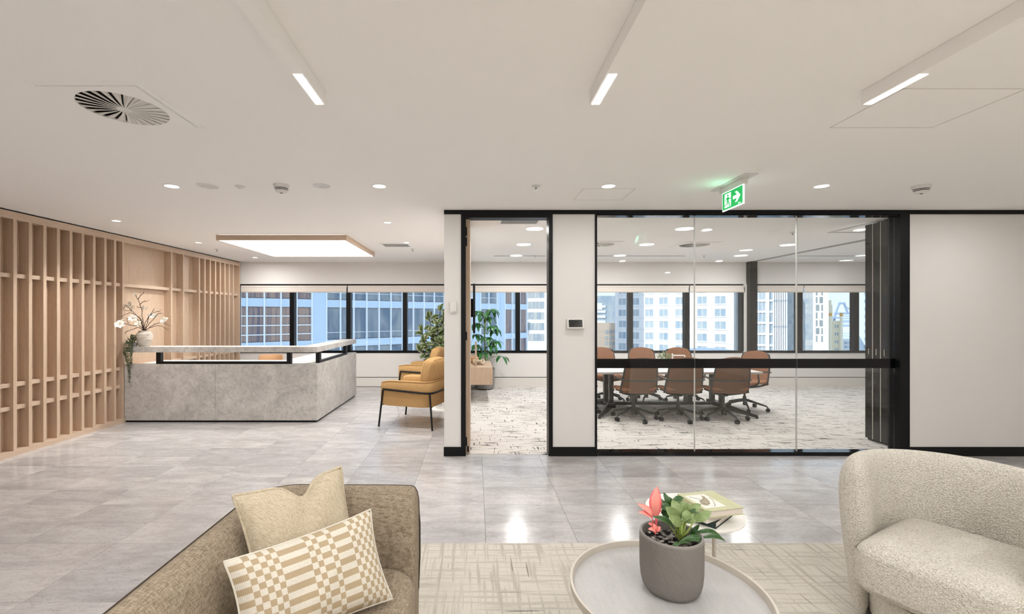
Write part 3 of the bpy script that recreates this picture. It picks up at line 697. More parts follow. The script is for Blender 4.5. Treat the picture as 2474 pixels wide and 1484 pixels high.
# ================================================================ MUSTARD ARMCHAIRS  (local: front = +Y)
def armchair(label, loc, rz):
    t = thing('armchair', label, 'armchair', loc, rz, 'mustard lounge armchairs')
    hw, fr, bk, rad = .36, .36, -.36, .15
    pts = [(hw, fr-.36*k/6) for k in range(6)]+[(hw, y) for y in (-.05, -.12)]
    pts += [(hw-rad+rad*math.cos(a), bk+rad-rad*math.sin(a)) for a in [math.pi/2*k/6 for k in range(7)]]
    pts += [(.1, bk), (0, bk)]
    pts = pts+[(-x, y) for x, y in pts[::-1][1:]]
    prof = [(.0, .285), (-.004, .38), (0, .52), (.01, .585), (.035, .612), (.075, .612), (.105, .585), (.115, .5), (.115, .3), (.06, .28)]
    path = []; m = len(pts)
    for i, p in enumerate(pts):
        q0 = Vector(pts[max(i-1, 0)]); q1 = Vector(pts[min(i+1, m-1)]); d = (q1-q0).normalized()
        inw = Vector((d.y, -d.x)); c = Vector((0, 0))-Vector(p)
        if inw.dot(c) < 0: inw = -inw
        e = min(i, m-1-i); k = 1 if e > 1 else (.96 if e == 1 else .9)
        path.append(((p[0], p[1]+(.0 if e else 0), (1-k)*.4), (inw.x, inw.y, 0), (0, 0, 1), k, k))
    MB().sweep(path, prof).build('shell', 'mustard', t, smooth=True, angle=1.0)
    MB().tube([(p[0][0]+p[1][0]*.02, p[0][1]+p[1][1]*.02, .607*p[4]+p[0][2]) for p in path], .006, 6).build('piping', 'mustard', t, smooth=True)
    MB().rbox(-.245, .245, -.24, .345, .30, .47, .05, 3, puff=.025).build('seat_cushion', 'mustard', t, smooth=True, angle=1.2)
    MB().rbox(-.25, .25, -.08, .08, 0, .42, .05, 3, Matrix.Translation((0, -.19, .47)) @ Matrix.Rotation(.22, 4, 'X'), puff=.03).build('back_cushion', 'mustard', t, smooth=True, angle=1.2)
    fp = [(hw+.014, fr-.04), (hw+.014, -.2), (hw-.03, bk+.02), (hw-.12, bk-.014), (0, bk-.014)]
    fp = smooth_path([(x, y, .47+.03*(y+.36)/.7) for x, y in fp], 5); fp = fp+[Vector((-p.x, p.y, p.z)) for p in fp[::-1][1:]]
    MB().tube(fp, .013, 8).build('frame_rail', 'black_metal', t, smooth=True)
    for s in (-1, 1):
        MB().tube([(s*(hw+.014), fr-.04, .49), (s*(hw+.02), fr+.02, .0)], .013, 8).build('leg', 'black_metal', t, smooth=True)
        MB().tube([(s*(hw-.03), bk+.02, .47), (s*(hw-.0), bk-.03, .0)], .013, 8).build('leg', 'black_metal', t, smooth=True)
        MB().tube([(s*(hw+.016), fr-.01, .29), (s*(hw-.2), fr-.05, .275), (s*(hw-.2), bk+.05, .275), (s*(hw-.02), bk-.0, .28)], .009, 6).build('under_rail', 'black_metal', t)
    MB().box(-hw-.006, -hw+.0, fr-.03, fr-.005, .34, .37).build('tag', 'black', t)
    return t
fwd = Vector((-.945, .325)); ang = math.atan2(fwd.y, fwd.x)-math.pi/2
armchair('mustard armchair nearer the camera, beside the plaster nib', (-.80, 6.25, 0), ang)
armchair('mustard armchair farther back, in front of the variegated plant', (-.92, 8.22, 0), ang+.12)
st = thing('side_table', 'low white side table with a disc foot beside the near mustard armchair', 'side table', (-.50, 7.15, 0))
MB().lathe([(.2, 0), (.2, .012), (.03, .02)], 32).build('foot', 'white_matte', st, smooth=True, angle=.5); MB().cyl((0, 0, .015), (0, 0, .43), .018, n=14).build('post', 'white_matte', st, smooth=True); MB().lathe([(.02, .425), (.2, .43), (.2, .442), (.0001, .442)], 32).build('top', 'white_matte', st, smooth=True, angle=.5)

# ================================================================ MEETING TABLE AND CHAIRS
TZ = .672
mt = thing('meeting_table', 'long white meeting table with a pale timber edge and splayed black legs', 'table', (2.9, 7.0, 0))
MB().box(1.62, 4.09, 6.42, 7.58, TZ-.006, TZ).build('top_surface', 'table_white', mt, world=True)
MB().box(1.622, 4.088, 6.422, 7.578, TZ-.03, TZ-.006).build('edge_band', 'table_pale', mt, world=True)
for s, xb in ((-1, 2.06), (1, 3.74)):
    for yy in (6.86, 7.14): MB().box(xb-.03, xb+.03, yy-.035, yy+.035, .10, TZ-.03).build('leg', 'black_metal', mt, world=True)
    MB().box(xb-.05, xb+.05, 6.78, 7.22, .085, .15).build('hub', 'black_metal', mt, world=True)
    for sy in (-1, 1):
        MB().tube([(xb, 7+sy*.12, .12), (xb+s*.13, 7+sy*.33, .075), (xb+s*.29, 7+sy*.55, .03)], [.05, .04, .022], 6).build('foot', 'black_metal', mt, world=True)
        MB().cyl((xb+s*.285, 7+sy*.545, .005), (xb+s*.285, 7+sy*.545, .025), .02, n=10).build('glide', 'black_metal', mt, world=True)
MB().box(2.06, 3.74, 6.97, 7.03, .10, .14).build('stretcher', 'black_metal', mt, world=True)
for x in (2.45, 3.3): MB().box(x-.035, x+.035, 6.93, 7.07, .14, TZ-.03).build('cable_post', 'black_metal', mt, world=True)
tp = thing('table_plant', 'small bushy green plant in a white pot on the meeting table', 'plant', (2.93, 7.0, TZ))
MB().lathe([(.045, 0), (.055, .08), (.05, .08), (.045, .07), (.0001, .07)], 20).build('pot', 'white_matte', tp, smooth=True, angle=.5)
m = MB()
for i in range(110):
    a = random.uniform(0, 6.28); e = random.uniform(.1, 1.5); r_ = random.uniform(.05, .13); c = Vector((math.cos(a)*math.cos(e)*r_, math.sin(a)*math.cos(e)*r_, .11+math.sin(e)*r_))
    d = Vector((random.uniform(-1, 1), random.uniform(-1, 1), random.uniform(-.2, 1))).normalized()*.035
    m.leaf(c, c+d, .018, (random.uniform(-1, 1), -1, 1), n=3)
m.build('foliage', 'leaf_ficus', tp, kind='stuff')
bh = thing('brochure_holder', 'clear-fronted white stand beside the plant on the meeting table', 'stand', (3.15, 7.0, TZ), -.1)
for q in ((-.1, -.085, -.005, .005, 0, .215), (.085, .1, -.005, .005, 0, .19), (-.085, .085, -.005, .005, .18, .195), (-.085, .085, -.005, .005, 0, .02)): MB().box(*q).build('frame_bar', 'bright_white', bh)
MB().box(-.1, .1, -.06, .06, -.0, .006).build('foot', 'bright_white', bh); MB().box(-.085, .085, -.001, .001, .02, .18).build('pane', 'glass_clear', bh)
def task_chair():
    t = thing('meeting_chair', '', 'chair', (0, 0, 0), 0, 'tan meeting room chairs')
    def back(u, v):
        hw = .245-.045*v**1.5; s = 2*u-1
        if v > .8: hw *= math.sqrt(max(.0, 1-((v-.8)/.2)**2*.32))
        z = .40+.51*v-(.03*s*s if v > .9 else 0)
        return (s*hw, -.20-.10*v+.05*s*s*(1-.3*v)-.03*math.sin(math.pi*v*.8), z)
    MB().slab(back, 14, 12, .022).build('backrest', 'task_brown', t, smooth=True, angle=1.3)
    MB().slab(lambda u, v: tuple(Vector(back(.015+.97*u, .01+.975*v))+Vector((0, -.014, 0))), 14, 12, .006).build('back_shell', 'task_back', t, smooth=True, angle=1.3)  # thin darker brown layer over the rear of the backrest
    for s in (0, 1):
        MB().tube([Vector(back(s, k/10))+Vector((.006*(2*s-1), -.006, 0)) for k in range(0, 10)]+[Vector(back(abs(s-.06), .985))+Vector((0, -.006, 0))], .012, 6).build('side_frame', 'plastic_grey', t, smooth=True)
    def seat(u, v):
        s = 2*u-1; hw = .24+.015*math.sin(math.pi*v); k = 1-.12*max(0, v-.75)/.25*s*s
        return (s*hw*k, -.22+.47*v, .425+.02*s*s-.03*max(0, v-.7)**2*10+(.03*(1-v/.2)**2 if v < .2 else 0))
    MB().slab(seat, 12, 12, .045).build('seat', 'task_brown', t, smooth=True, angle=1.3)
    ap = [(.235, .12, .39), (.285, .10, .47), (.29, .12, .58), (.29, .06, .615), (.285, -.1, .61), (.262, -.23, .595), (.17, -.30, .588), (0, -.322, .585)]
    ap = smooth_path(ap, 4); ap += [Vector((-p.x, p.y, p.z)) for p in ap[::-1][1:]]
    MB().tube(ap, .012, 6).build('arm_loop', 'plastic_grey', t, smooth=True)
    for s in (-1, 1): MB().tube(smooth_path([(s*.245, -.195, .42), (s*.19, -.1, .385), (s*.06, -.02, .35), (0, 0, .34)], 3), .014, 6).build('support_arm', 'plastic_grey', t, smooth=True)
    for s in (-1, 1): MB().tube([(s*.2, .15, .40), (s*.04, .02, .345)], .012, 6).build('support_arm', 'plastic_grey', t, smooth=True)
    MB().lathe([(.06, .33), (.07, .345), (.05, .365), (.0001, .37)], 14).build('tilt_housing', 'plastic_grey', t, smooth=True)
    MB().cyl((0, 0, .20), (0, 0, .34), .016, n=10).cyl((0, 0, .07), (0, 0, .21), .026, n=10).build('gas_post', 'plastic_grey', t, smooth=True)
    l0 = None
    for i in range(5):
        a = -math.pi/2+.12+2*math.pi*i/5
        if l0 is None:
            l0 = MB().tube([(0, 0, .155), (.12, 0, .13), (.29, 0, .085), (.31, 0, .06)], [.024, .019, .013, .01], 6).build('leg', 'plastic_grey', t, smooth=True)
            w0 = MB().cyl((.31, -.022, .029), (.31, -.004, .029), .029, n=12).cyl((.31, .004, .029), (.31, .022, .029), .029, n=12).cyl((.31, -.004, .034), (.31, .004, .034), .022, n=8).build('caster', 'black', l0, smooth=True)
            l0.rotation_euler = (0, 0, a)
        else:
            c = copy_tree(l0, t); c.rotation_euler = (0, 0, a)
    return t
proto = task_chair()
spots = [((2.25, 6.43), .05, 'tan meeting chair with its back to the glass, left of the near row'), ((2.885, 6.43), -.04, 'tan meeting chair with its back to the glass, middle of the near row'),
         ((3.53, 6.43), -.06, 'tan meeting chair with its back to the glass, right of the near row'), ((2.25, 7.72), math.pi+.06, 'tan meeting chair on the window side, left of the far row'),
         ((2.93, 7.72), math.pi-.03, 'tan meeting chair on the window side, middle of the far row'), ((3.58, 7.70), math.pi, 'tan meeting chair on the window side, right of the far row'),
         ((4.22, 7.08), math.pi/2+.45, 'tan meeting chair angled at the right end of the table'), ((1.62, 6.98), -math.pi/2-.2, 'tan meeting chair at the left end of the table')]
for i, ((x, y), rz, lab) in enumerate(spots):
    o = proto if i == 0 else copy_tree(proto)
    o.location = (x, y, .004); o.rotation_euler = (0, 0, rz); o['label'] = lab
# screen and credenza on the side wall
tv = thing('wall_television', 'black flat television seen edge-on on the meeting room wall', 'television', (-.085, 7.6, 1.25))
MB().rbox(.05, .085, -.62, .62, -.05, .72, .006).build('body', 'black', tv, smooth=True); MB().box(.085, .0865, -.605, .605, -.035, .705).build('screen', 'screen', tv); MB().box(-.03, .05, -.2, .2, .2, .5).build('bracket', 'black', tv)
cr = thing('credenza', 'floating pale oak credenza on the meeting room side wall', 'credenza', (.08, 8.15, .31))
MB().box(-.115, .279, 7.60, 8.70, .31, .60).build('carcass', 'wood', cr, world=True)
for k in range(2): MB().box(.279, .295, 7.605+.55*k, 8.145+.55*k, .315, .595).build('door', 'wood', cr, world=True)
ob = thing('wooden_sculpture', 'upright timber board sculpture standing on the credenza', 'ornament', (-.0, 7.72, .6))
MB().box(-.005, .028, -.02, .02, 0, .43).build('upright', 'wood_grey', ob); MB().box(-.1, -.005, -.02, .02, .17, .21).build('crosspiece', 'wood_grey', ob)
kn = thing('knot_ornament', 'pale carved knot ornament lying on the credenza', 'ornament', (.06, 8.05, .6))
kp = [Vector((.075*math.cos(t)*(1+.35*math.cos(1.5*t)), .075*math.sin(t)*(1+.35*math.cos(1.5*t)), .05+.028*math.sin(3*t)+.0)) for t in [4*math.pi*i/60 for i in range(60)]]
MB().tube(kp, .02, 8, closed=True).build('knot', 'pillow_cloth', kn, smooth=True)
bx = thing('geometric_ornament', 'faceted tan ornament beside the knot on the credenza', 'ornament', (-.02, 8.32, .6))
MB().lathe([(.05, 0), (.085, .05), (.08, .11), (.03, .14)], 6).build('body', 'tan_shell', bx)

# ================================================================ BIG PLANTS
sp_ = thing('umbrella_plant', 'tall umbrella plant in a grey pot behind the credenza', 'plant', (.185, 9.05, .004))
MB().lathe([(.13, 0), (.185, .03), (.2, .09), (.205, .42), (.19, .42), (.185, .36), (.0001, .36)], 40).build('pot', 'grey_pot', sp_, smooth=True, angle=.8)
MB().lathe([(.186, .365), (.0001, .37)], 24).build('soil', 'soil', sp_)
MB().tube(smooth_path([(0, 0, .35), (.02, 0, .7), (.0, -.02, 1.1), (.03, 0, 1.5)], 4), .012, 8).build('stem', 'stem_green', sp_, smooth=True)
random.seed(11)
for k, (z, a, L) in enumerate([(1.52, 2.6, .16), (1.55, .3, .15), (1.45, 4.4, .2), (1.40, 1.2, .2), (1.28, 3.4, .24), (1.22, 5.6, .2), (1.15, .4, .22), (1.05, 2.4, .2), (1.0, 4.9, .22), (.92, .1, .22), (.85, 3.3, .2), (.82, 5.4, .22), (.72, 1.0, .2), (.70, 4.5, .24), (.62, -.25, .34), (.58, 2.8, .2)]):
    c = Vector((math.cos(a)*L, math.sin(a)*L*.7-.05, z+.04)); c.y = min(c.y, .2); c.x = max(c.x, -.17)
    MB().tube(smooth_path([(.01, -.01, z-.06), c*.5+Vector((0, 0, z*.5+.01)), c], 3), .005, 6).build('leaf_stalk', 'stem_green', sp_, smooth=True)
    nl = 4 if abs(a+.25) < .01 else 7
    for j in range(nl):
        b = a+(j-(nl-1)/2)*(2*math.pi/(nl+.6) if nl > 3 else .8); l_ = random.uniform(.19, .27)
        d = Vector((math.cos(b)*l_*.75, math.sin(b)*l_*.75, random.uniform(-.16, -.05)))
        if c.y+d.y > .28: d.y = .28-c.y
        if c.x+d.x < -.235: d.x = -.235-c.x
        MB().leaf(c, c+d, .078, (math.cos(b)*.4, math.sin(b)*.4, 1), .12, .2).build('leaf', 'leaf_scheff', sp_, smooth=True)
fp_ = thing('rubber_plant', 'variegated rubber plant behind the far mustard armchair', 'plant', (-.72, 9.05, 0))
MB().lathe([(.13, 0), (.17, .04), (.18, .36), (.165, .36), (.16, .3), (.0001, .3)], 32).build('pot', 'grey_pot', fp_, smooth=True, angle=.8)
MB().lathe([(.16, .31), (.0001, .315)], 20).build('soil', 'soil', fp_)
random.seed(5)
for k, tip in enumerate([(-.36, -.1, .78), (-.2, .0, 1.42), (.02, -.05, 1.55), (.16, -.06, 1.3), (-.12, -.12, 1.12), (-.34, -.02, 1.14), (.06, -.2, .95), (-.28, -.16, .95), (.1, -.1, 1.45), (-.02, -.22, 1.28)]):
    tip = Vector(tip); pth = smooth_path([(0, 0, .3), tip*.5+Vector((0, 0, .22)), tip], 5)
    MB().tube(pth, .007, 6).build('stem', 'stem_brown', fp_, smooth=True)
    for j in range(14):
        q = pth[min(len(pth)-1, int(len(pth)*(.35+.65*j/13)))]
        b = j*2.4+k; e = random.uniform(-.5, .7) if j < 12 else 1.1; l_ = random.uniform(.16, .23)
        d = Vector((math.cos(b)*math.cos(e), math.sin(b)*math.cos(e)*.7, math.sin(e)))*l_
        if q.y+d.y > .25: d.y = .25-q.y
        if q.x+d.x > .38: d.x = .38-q.x
        MB().leaf(q, q+d, random.uniform(.075, .1), (-.2, -.9, .5), .05, .15).build('leaf', 'leaf_ficus', fp_, smooth=True)

# ================================================================ VASE AND TRAILING PLANT ON THE COUNTER
CZ = 1.043
vz = thing('ceramic_vase', 'rough whitewashed vase of magnolia branches on the reception counter', 'vase', (-4.655, 6.36, CZ))
MB().lathe([(.062, 0), (.07, .01), (.092, .09), (.099, .14), (.093, .18), (.07, .205), (.066, .212), (.07, .222), (.06, .222), (.055, .2), (.0001, .19)], 36).build('body', 'ceramic', vz, smooth=True, angle=.9)
def zp(x, y, Y): return px(270+x/6.183, 690+y/6.183, Y)
random.seed(3)
br = [([(480, 675), (470, 560), (455, 450), (440, 340), (410, 260), (380, 200), (350, 140)], 0), ([(380, 205), (430, 160), (475, 105)], 0), ([(425, 285), (480, 240), (535, 235)], .02), ([(440, 330), (375, 325)], 0),
      ([(480, 675), (440, 520), (380, 460), (300, 380), (180, 375)], -.25), ([(300, 385), (215, 300), (172, 362)], -.25), ([(478, 675), (430, 610), (300, 600), (210, 570), (130, 570)], -.36),
      ([(485, 675), (500, 560), (560, 460), (640, 400), (720, 380)], .1), ([(490, 675), (560, 570), (640, 480), (700, 420), (748, 422)], .12), ([(500, 675), (600, 600), (680, 570), (760, 560), (860, 600)], .05),
      ([(500, 675), (570, 630), (680, 600), (760, 610), (840, 670)], -.05), ([(470, 675), (400, 630), (300, 660), (220, 690), (200, 720)], -.3), ([(475, 660), (420, 500), (370, 450), (270, 410), (140, 470)], -.38),
      ([(490, 670), (530, 560), (545, 500), (590, 420), (630, 350)], .08), ([(485, 670), (450, 560), (400, 520), (330, 470), (230, 500), (250, 560)], -.15)]
for p, dy in br:
    q = []
    for i, (a, b) in enumerate(p):
        f = 0 if p[0][1] > 640 and i == 0 else (i/(len(p)-1) if p[0][1] > 640 else 1)
        q.append(zp(a, b, 6.36+dy*f))
    q = smooth_path(q, 4); nq = len(q)
    q = [v+Vector((random.uniform(-.004, .004), random.uniform(-.004, .004), random.uniform(-.004, .004))) for v in q]
    MB().tube(q, [.0042*(1-.6*i/nq)+.0008 for i in range(nq)], 5).build('branch', 'stem_brown', vz, world=True)
    tw = MB()
    for i in range(4, nq, 3):
        d = (q[i]-q[i-1]).normalized(); s = Vector((random.uniform(-1, 1), random.uniform(-.4, .4), random.uniform(-.3, 1)))
        tw.tube([q[i], q[i]+(d+s*.9).normalized()*random.uniform(.02, .05)], [.0022, .0012], 4)
    if tw.v: tw.build('twig', 'stem_brown', vz, world=True)
for a, b, r_, dy in ((285, 290, 60, -.1), (330, 340, 52, -.08), (490, 335, 40, .02), (535, 345, 38, .02), (310, 500, 62, -.15), (365, 470, 36, -.1), (585, 455, 52, .09), (650, 465, 40, .1), (795, 530, 66, .02), (120, 590, 66, -.40), (165, 540, 40, -.36), (400, 575, 48, -.12), (345, 122, 22, 0)):
    c = zp(a, b, 6.36+dy); R = r_/6.183*6.3/F; ax = Vector((random.uniform(-.6, .6), -.9, random.uniform(0, .8))).normalized(); e1 = ax.orthogonal().normalized(); e2 = ax.cross(e1)
    fm = MB()
    for j in range(6):
        t_ = 2*math.pi*j/6+random.uniform(-.2, .2); d = (e1*math.cos(t_)+e2*math.sin(t_))*R+ax*R*random.uniform(.1, .7)
        fm.leaf(c, c+d, R*.8, ax, 0, .35, n=8, shape=1.5, pw=.6)
    fo = fm.build('flower', 'petal', vz, smooth=True, world=True)
    MB().lathe([(R*.14, 0), (R*.1, R*.2), (.0001, R*.25)], 8, tuple(c)).build('pistil', 'pistil', fo, world=True)
tv_ = thing('trailing_plant', 'small trailing plant hanging over the counter edge left of the vase', 'plant', (-4.757, 6.30, CZ))
MB().lathe([(.035, 0), (.05, .06), (.045, .06), (.0001, .05)], 20).build('pot', 'grey_pot', tv_, smooth=True, angle=.6)
m = MB(); sm = MB()
for k in range(34):
    a = random.uniform(0, 6.28); e = random.uniform(.1, 1.4); q = Vector((math.cos(a)*math.cos(e)*.10, math.sin(a)*math.cos(e)*.06, .07+.09*math.sin(e)))
    for j in range(7):
        c = q*random.uniform(.6, 1.05); c.x = max(c.x, -.085); d = Vector((random.uniform(-1, 1), random.uniform(-1, 0), random.uniform(-1, .6))).normalized()*.02; m.leaf(c, c+d, .013, (0, -1, .5), n=3)
for x, L in ((-.05, .20), (-.03, .26), (0, .48), (.012, .42), (.03, .24), (.045, .22), (-.012, .34)):
    pth = smooth_path([(x*.6, -.03, .08), (x, -.085, .05), (x*1.1, -.098, -.06), (x*.9+.004, -.092, -L*.6), (x*.7+.006, -.088, -L)], 6)
    sm.tube(pth, .0014, 4)
    for q in pth[3:]:
        for s in (-1, 1, 0):
            d = Vector((s*.016+random.uniform(-.006, .006), -.008, random.uniform(-.012, .006))); m.leaf(q, q+d, .011, (0, -1, .3), n=3)
m.build('foliage', 'leaf_vine', tv_, kind='stuff'); sm.build('trailing_stem', 'leaf_vine', tv_)
# ================================================================ SOFA
so = thing('sofa', 'taupe fabric sofa with a curved piped back in the left foreground', 'sofa', (-.6, .8, 0))
XO, YO, RR = -.958, 2.05, .17
stn = []
for k in range(9): stn.append(((XO, -.7+k*(YO-RR+.7)/8), (1, 0), 1, 1))
for k in range(1, 9):
    a = math.pi-math.pi/2*k/8; stn.append(((XO+RR+RR*math.cos(a), YO-RR+RR*math.sin(a)), (-math.cos(a), -math.sin(a)), 1, 1))
for k in range(1, 8): stn.append(((XO+RR+k*.06, YO-.005*k/7), (0, -1), 1, 1))
xe = XO+RR+.42
for k in range(1, 9):
    t_ = k/8; xx = xe+(-.252-xe)*math.sin(t_*math.pi/2); h = 1-.02*t_*(1 if t_ < .6 else 1); 
    zz = 1 if t_ < .5 else 1-.16*((t_-.5)/.5)**2.2
    stn.append(((xx, YO-.006-.012*t_), (0, -1), 1-.12*t_**3, zz))
prof = [(.03, .08), (.006, .3), (0, .5), (.0, .69), (.006, .712), (.03, .722), (.07, .712), (.105, .675), (.135, .6), (.155, .5), (.16, .38), (.16, .08)]
path = [((o[0], o[1], 0), (a[0], a[1], 0), (0, 0, 1), sx, sz) for o, a, sx, sz in stn]
MB().sweep(path, prof).build('shell', 'sofa_cloth', so, smooth=True, world=True, angle=1.1)
pp = [Vector((p[0][0]+p[1][0]*.004, p[0][1]+p[1][1]*.004, .712*p[4])) for p in path]
e = pp[-1]; pp += [e+Vector((.004, -.0, -.05)), e+Vector((.004, 0, -.2)), e+Vector((.0, -.02, -.33)), e+Vector((-.02, -.1, -.37))]
MB().tube(pp, .0032, 6).build('piping', 'piping', so, smooth=True, world=True)
sc_ = [(-.82, -.65), (-.30, -.65), (-.235, -.58)]
sc_ += [(-.235, y) for y in (-.2, .3, .8, 1.3, 1.68)]+[(-.37+.135*math.cos(a), 1.77+.135*math.sin(a)) for a in [math.pi/2*k/6 for k in range(7)]]+[(-.82, 1.905)]
bm = bmesh.new(); vs_ = [bm.verts.new((x, y, .16)) for x, y in sc_]; f = bm.faces.new(vs_); r_ = bmesh.ops.extrude_face_region(bm, geom=[f])
tv2 = [v for v in r_['geom'] if isinstance(v, bmesh.types.BMVert)]
for v in tv2: v.co.z = .435
tf = [f for f in bm.faces if all(abs(v.co.z-.435) < 1e-6 for v in f.verts)]
bmesh.ops.bevel(bm, geom=list({e for f in tf for e in f.edges}), offset=.055, segments=5, affect='EDGES', profile=.5)
bmesh.ops.recalc_face_normals(bm, faces=bm.faces[:]); bm.verts.index_update(); bm.verts.ensure_lookup_table()
MB().add([v.co.copy() for v in bm.verts], [tuple(v.index for v in f.verts) for f in bm.faces]).build('seat', 'sofa_cloth', so, smooth=True, world=True, angle=1.2); bm.free()
for x, y in ((-.88, -.5), (-.32, -.5), (-.88, 1.9), (-.34, 1.85)): MB().cyl((x, y, 0), (x, y, .1), .02, n=12).build('foot', 'black', so, world=True)
def pillow(name, label, cs, th, mat, flange=0, dent=0, pinch=.07):
    TL, TR, BR, BL = [Vector(c) for c in cs]; c = (TL+TR+BR+BL)/4
    nm = (TR-TL).cross(BL-TL).normalized()
    if nm.dot(Vector((0, 0, HC))-c) < 0: nm = -nm
    base = Vector((c.x, c.y, min(BL.z, BR.z)))
    t = thing(name, label, 'cushion', base)
    NN = 28; mb = MB()
    def pt(u, v, s):
        p, q = 2*u-1, 2*v-1
        uu = .5+.5*p*(1-pinch*(1-q*q)*abs(p)**1.0); vv = .5+.5*q*(1-pinch*(1-p*p)*abs(q))
        P = TL*(1-uu)*(1-vv)+TR*uu*(1-vv)+BR*uu*vv+BL*(1-uu)*vv
        h = th*((1-abs(p)**2.4)*(1-abs(q)**2.4))**.5
        wr = .004*math.sin(9*p+5*q)*(1-p*p)*(1-q*q)
        if dent: 
            g = math.exp(-((p-.12)/.16)**2)*max(0, (.25-q))/1.25; P = P+(BL-TL)*.15*math.exp(-((p-.12)/.24)**2)*max(0, -q)**2.2; h *= 1-.55*g
        return P+nm*(s*(h+wr))
    for s in (1, -1):
        mb.grid(lambda u, v: pt(u, v, s), NN, NN)
    o = mb.build('cover', mat, t, smooth=True, world=True, angle=2.5)
    rim = [pt(i/NN, 0, 0) for i in range(NN)]+[pt(1, i/NN, 0) for i in range(NN)]+[pt(1-i/NN, 1, 0) for i in range(NN)]+[pt(0, 1-i/NN, 0) for i in range(NN)]
    MB().tube(rim, .006 if flange else .004, 6, closed=True).build('seam', mat, t, smooth=True, world=True)
    return t
pillow('cushion', 'plain cream square cushion with a chopped top in the sofa corner', [(-.880, 1.64, .825), (-.562, 1.895, .845), (-.455, 1.80, .455), (-.735, 1.55, .455)], .075, 'pillow_cloth', 1, 1)
pillow('cushion', 'tan and white checked lumbar cushion leaning on the plain cushion', [(-.79, 1.42, .705), (-.405, 1.75, .728), (-.30, 1.635, .455), (-.69, 1.335, .455)], .08, 'pillow_pattern')

# ================================================================ BOUCLE CHAIR
bc = thing('boucle_chair', 'cream boucle tub chair cut by the right edge of the photo', 'armchair', (2.165, 2.03, 0))
pr = [(.365, .0), (.385, .2), (.408, .4), (.42, .56), (.418, .66), (.40, .73), (.375, .768), (.345, .782), (.312, .768), (.29, .72), (.28, .62), (.278, .45), (.278, .0)]
A0, A1 = math.radians(156), math.radians(-98); vs = []; ns = 56; npf = len(pr)
for i in range(ns+1):
    a = A0+(A1-A0)*i/ns; e = min(i, ns-i)/5; k = math.sqrt(max(0, 1-(1-min(1, e))**2))*.9+.1
    for r_, z in pr: vs.append((( .349+(r_-.349)*k)*math.cos(a), (.349+(r_-.349)*k)*math.sin(a), z*(.88+.12*k) if z > .3 else z))
fs = [(i*npf+j, i*npf+(j+1) % npf, (i+1)*npf+(j+1) % npf, (i+1)*npf+j) for i in range(ns) for j in range(npf)]+[tuple(range(npf))[::-1], tuple(range(ns*npf, (ns+1)*npf))]
o = MB().add(vs, fs).build('shell', 'boucle', bc, smooth=True, angle=1.5)
sf = o.modifiers.new('sub', 'SUBSURF'); sf.levels = 1; sf.render_levels = 2
Mc = Matrix.Rotation(math.radians(209.4)-math.pi/2, 4, 'Z')
MB().rbox(-.255, .255, -.24, .37, .215, .455, .075, 4, Mc, puff=.018).build('seat_cushion', 'boucle', bc, smooth=True, angle=1.5)
MB().lathe([(.30, .05), (.31, .2), (.0001, .215)], 32).build('base', 'boucle', bc, smooth=True, angle=.6); MB().lathe([(.25, 0), (.25, .05)], 32).build('plinth', 'black', bc)

# ================================================================ COFFEE TABLE, PLANTER
ZR = .42; ct = thing('coffee_table', 'round pale tray-top coffee table with a raised rim', 'coffee table', (.747, 1.762, .003))
MB().lathe([(.36, -.028), (.362, -.028), (.0001, -.0279)][1:], 96, cap=False).build('tray_underside', 'cream_metal', ct).location.z = ZR-.003
MB().lathe([(.352, 0), (.0001, 0)], 96, cap=False).build('tray_surface', 'table_pale', ct).location.z = ZR-.026
MB().lathe([(.358, -.03), (.369, -.03), (.3695, .0), (.360, .0), (.352, -.023), (.352, -.03)], 128).build('rim', 'cream_metal', ct, smooth=True, angle=.5).location.z = ZR-.003
for i in range(3):
    a = .5+2*math.pi*i/3; MB().cyl((.24*math.cos(a), .24*math.sin(a), .0), (.2*math.cos(a), .2*math.sin(a), ZR-.03), .014, n=12).build('leg', 'cream_metal', ct, smooth=True)
ZS = ZR-.023; PX, PY, PR, PH = .776, 1.79, .1175, .222
pl = thing('planter', 'ribbed grey planter of pink and striped-leaf plants on the coffee table', 'planter', (PX, PY, ZS))
prf = [(.078, 0), (.085, 0), (.097, .006), (.107, .02), (.113, .045), (.1165, .08), (.1175, .14), (.1175, .20), (.1172, .214)]
prf2 = []
for (a, b), (c, d) in zip(prf, prf[1:]):
    ns_ = max(2, int((d-b)/.0022))
    for k in range(ns_): prf2.append((a+(c-a)*k/ns_, b+(d-b)*k/ns_))
prf2.append(prf[-1]); nn = 540; vs = []; m = len(prf2)
for r_, z in prf2:
    for i in range(nn):
        t_ = 2*math.pi*i/nn; am = .0013 if .012 < z < .208 else 0; r2 = r_+am*math.sin(90*t_+z*620)
        vs.append((r2*math.cos(t_), r2*math.sin(t_), z))
MB().add(vs, [(j*nn+i, j*nn+(i+1) % nn, (j+1)*nn+(i+1) % nn, (j+1)*nn+i) for j in range(m-1) for i in range(nn)]+[tuple(range(nn))[::-1]]).build('ribbed_pot', 'planter', pl, smooth=True, angle=2)
MB().lathe([(.1172, .213), (.1165, .221), (.1135, .2225), (.1085, .222), (.1065, .216), (.105, .17)], 96, cap=False).build('lip', 'planter', pl, smooth=True, angle=1.2)
MB().lathe([(.1055, .182), (.0001, .186)], 32).build('soil', 'soil', pl)
MB().lathe([(.08, -.0001), (.086, .004)], 48).build('foot_ring', 'dark_gap', pl)
random.seed(21)
pb = [MB().lathe([(.0001, -.4), (.5, -.28), (.8, 0), (.55, .3), (.0001, .4)], 9).build('pebble', 'pebble', pl, smooth=True, angle=3)]
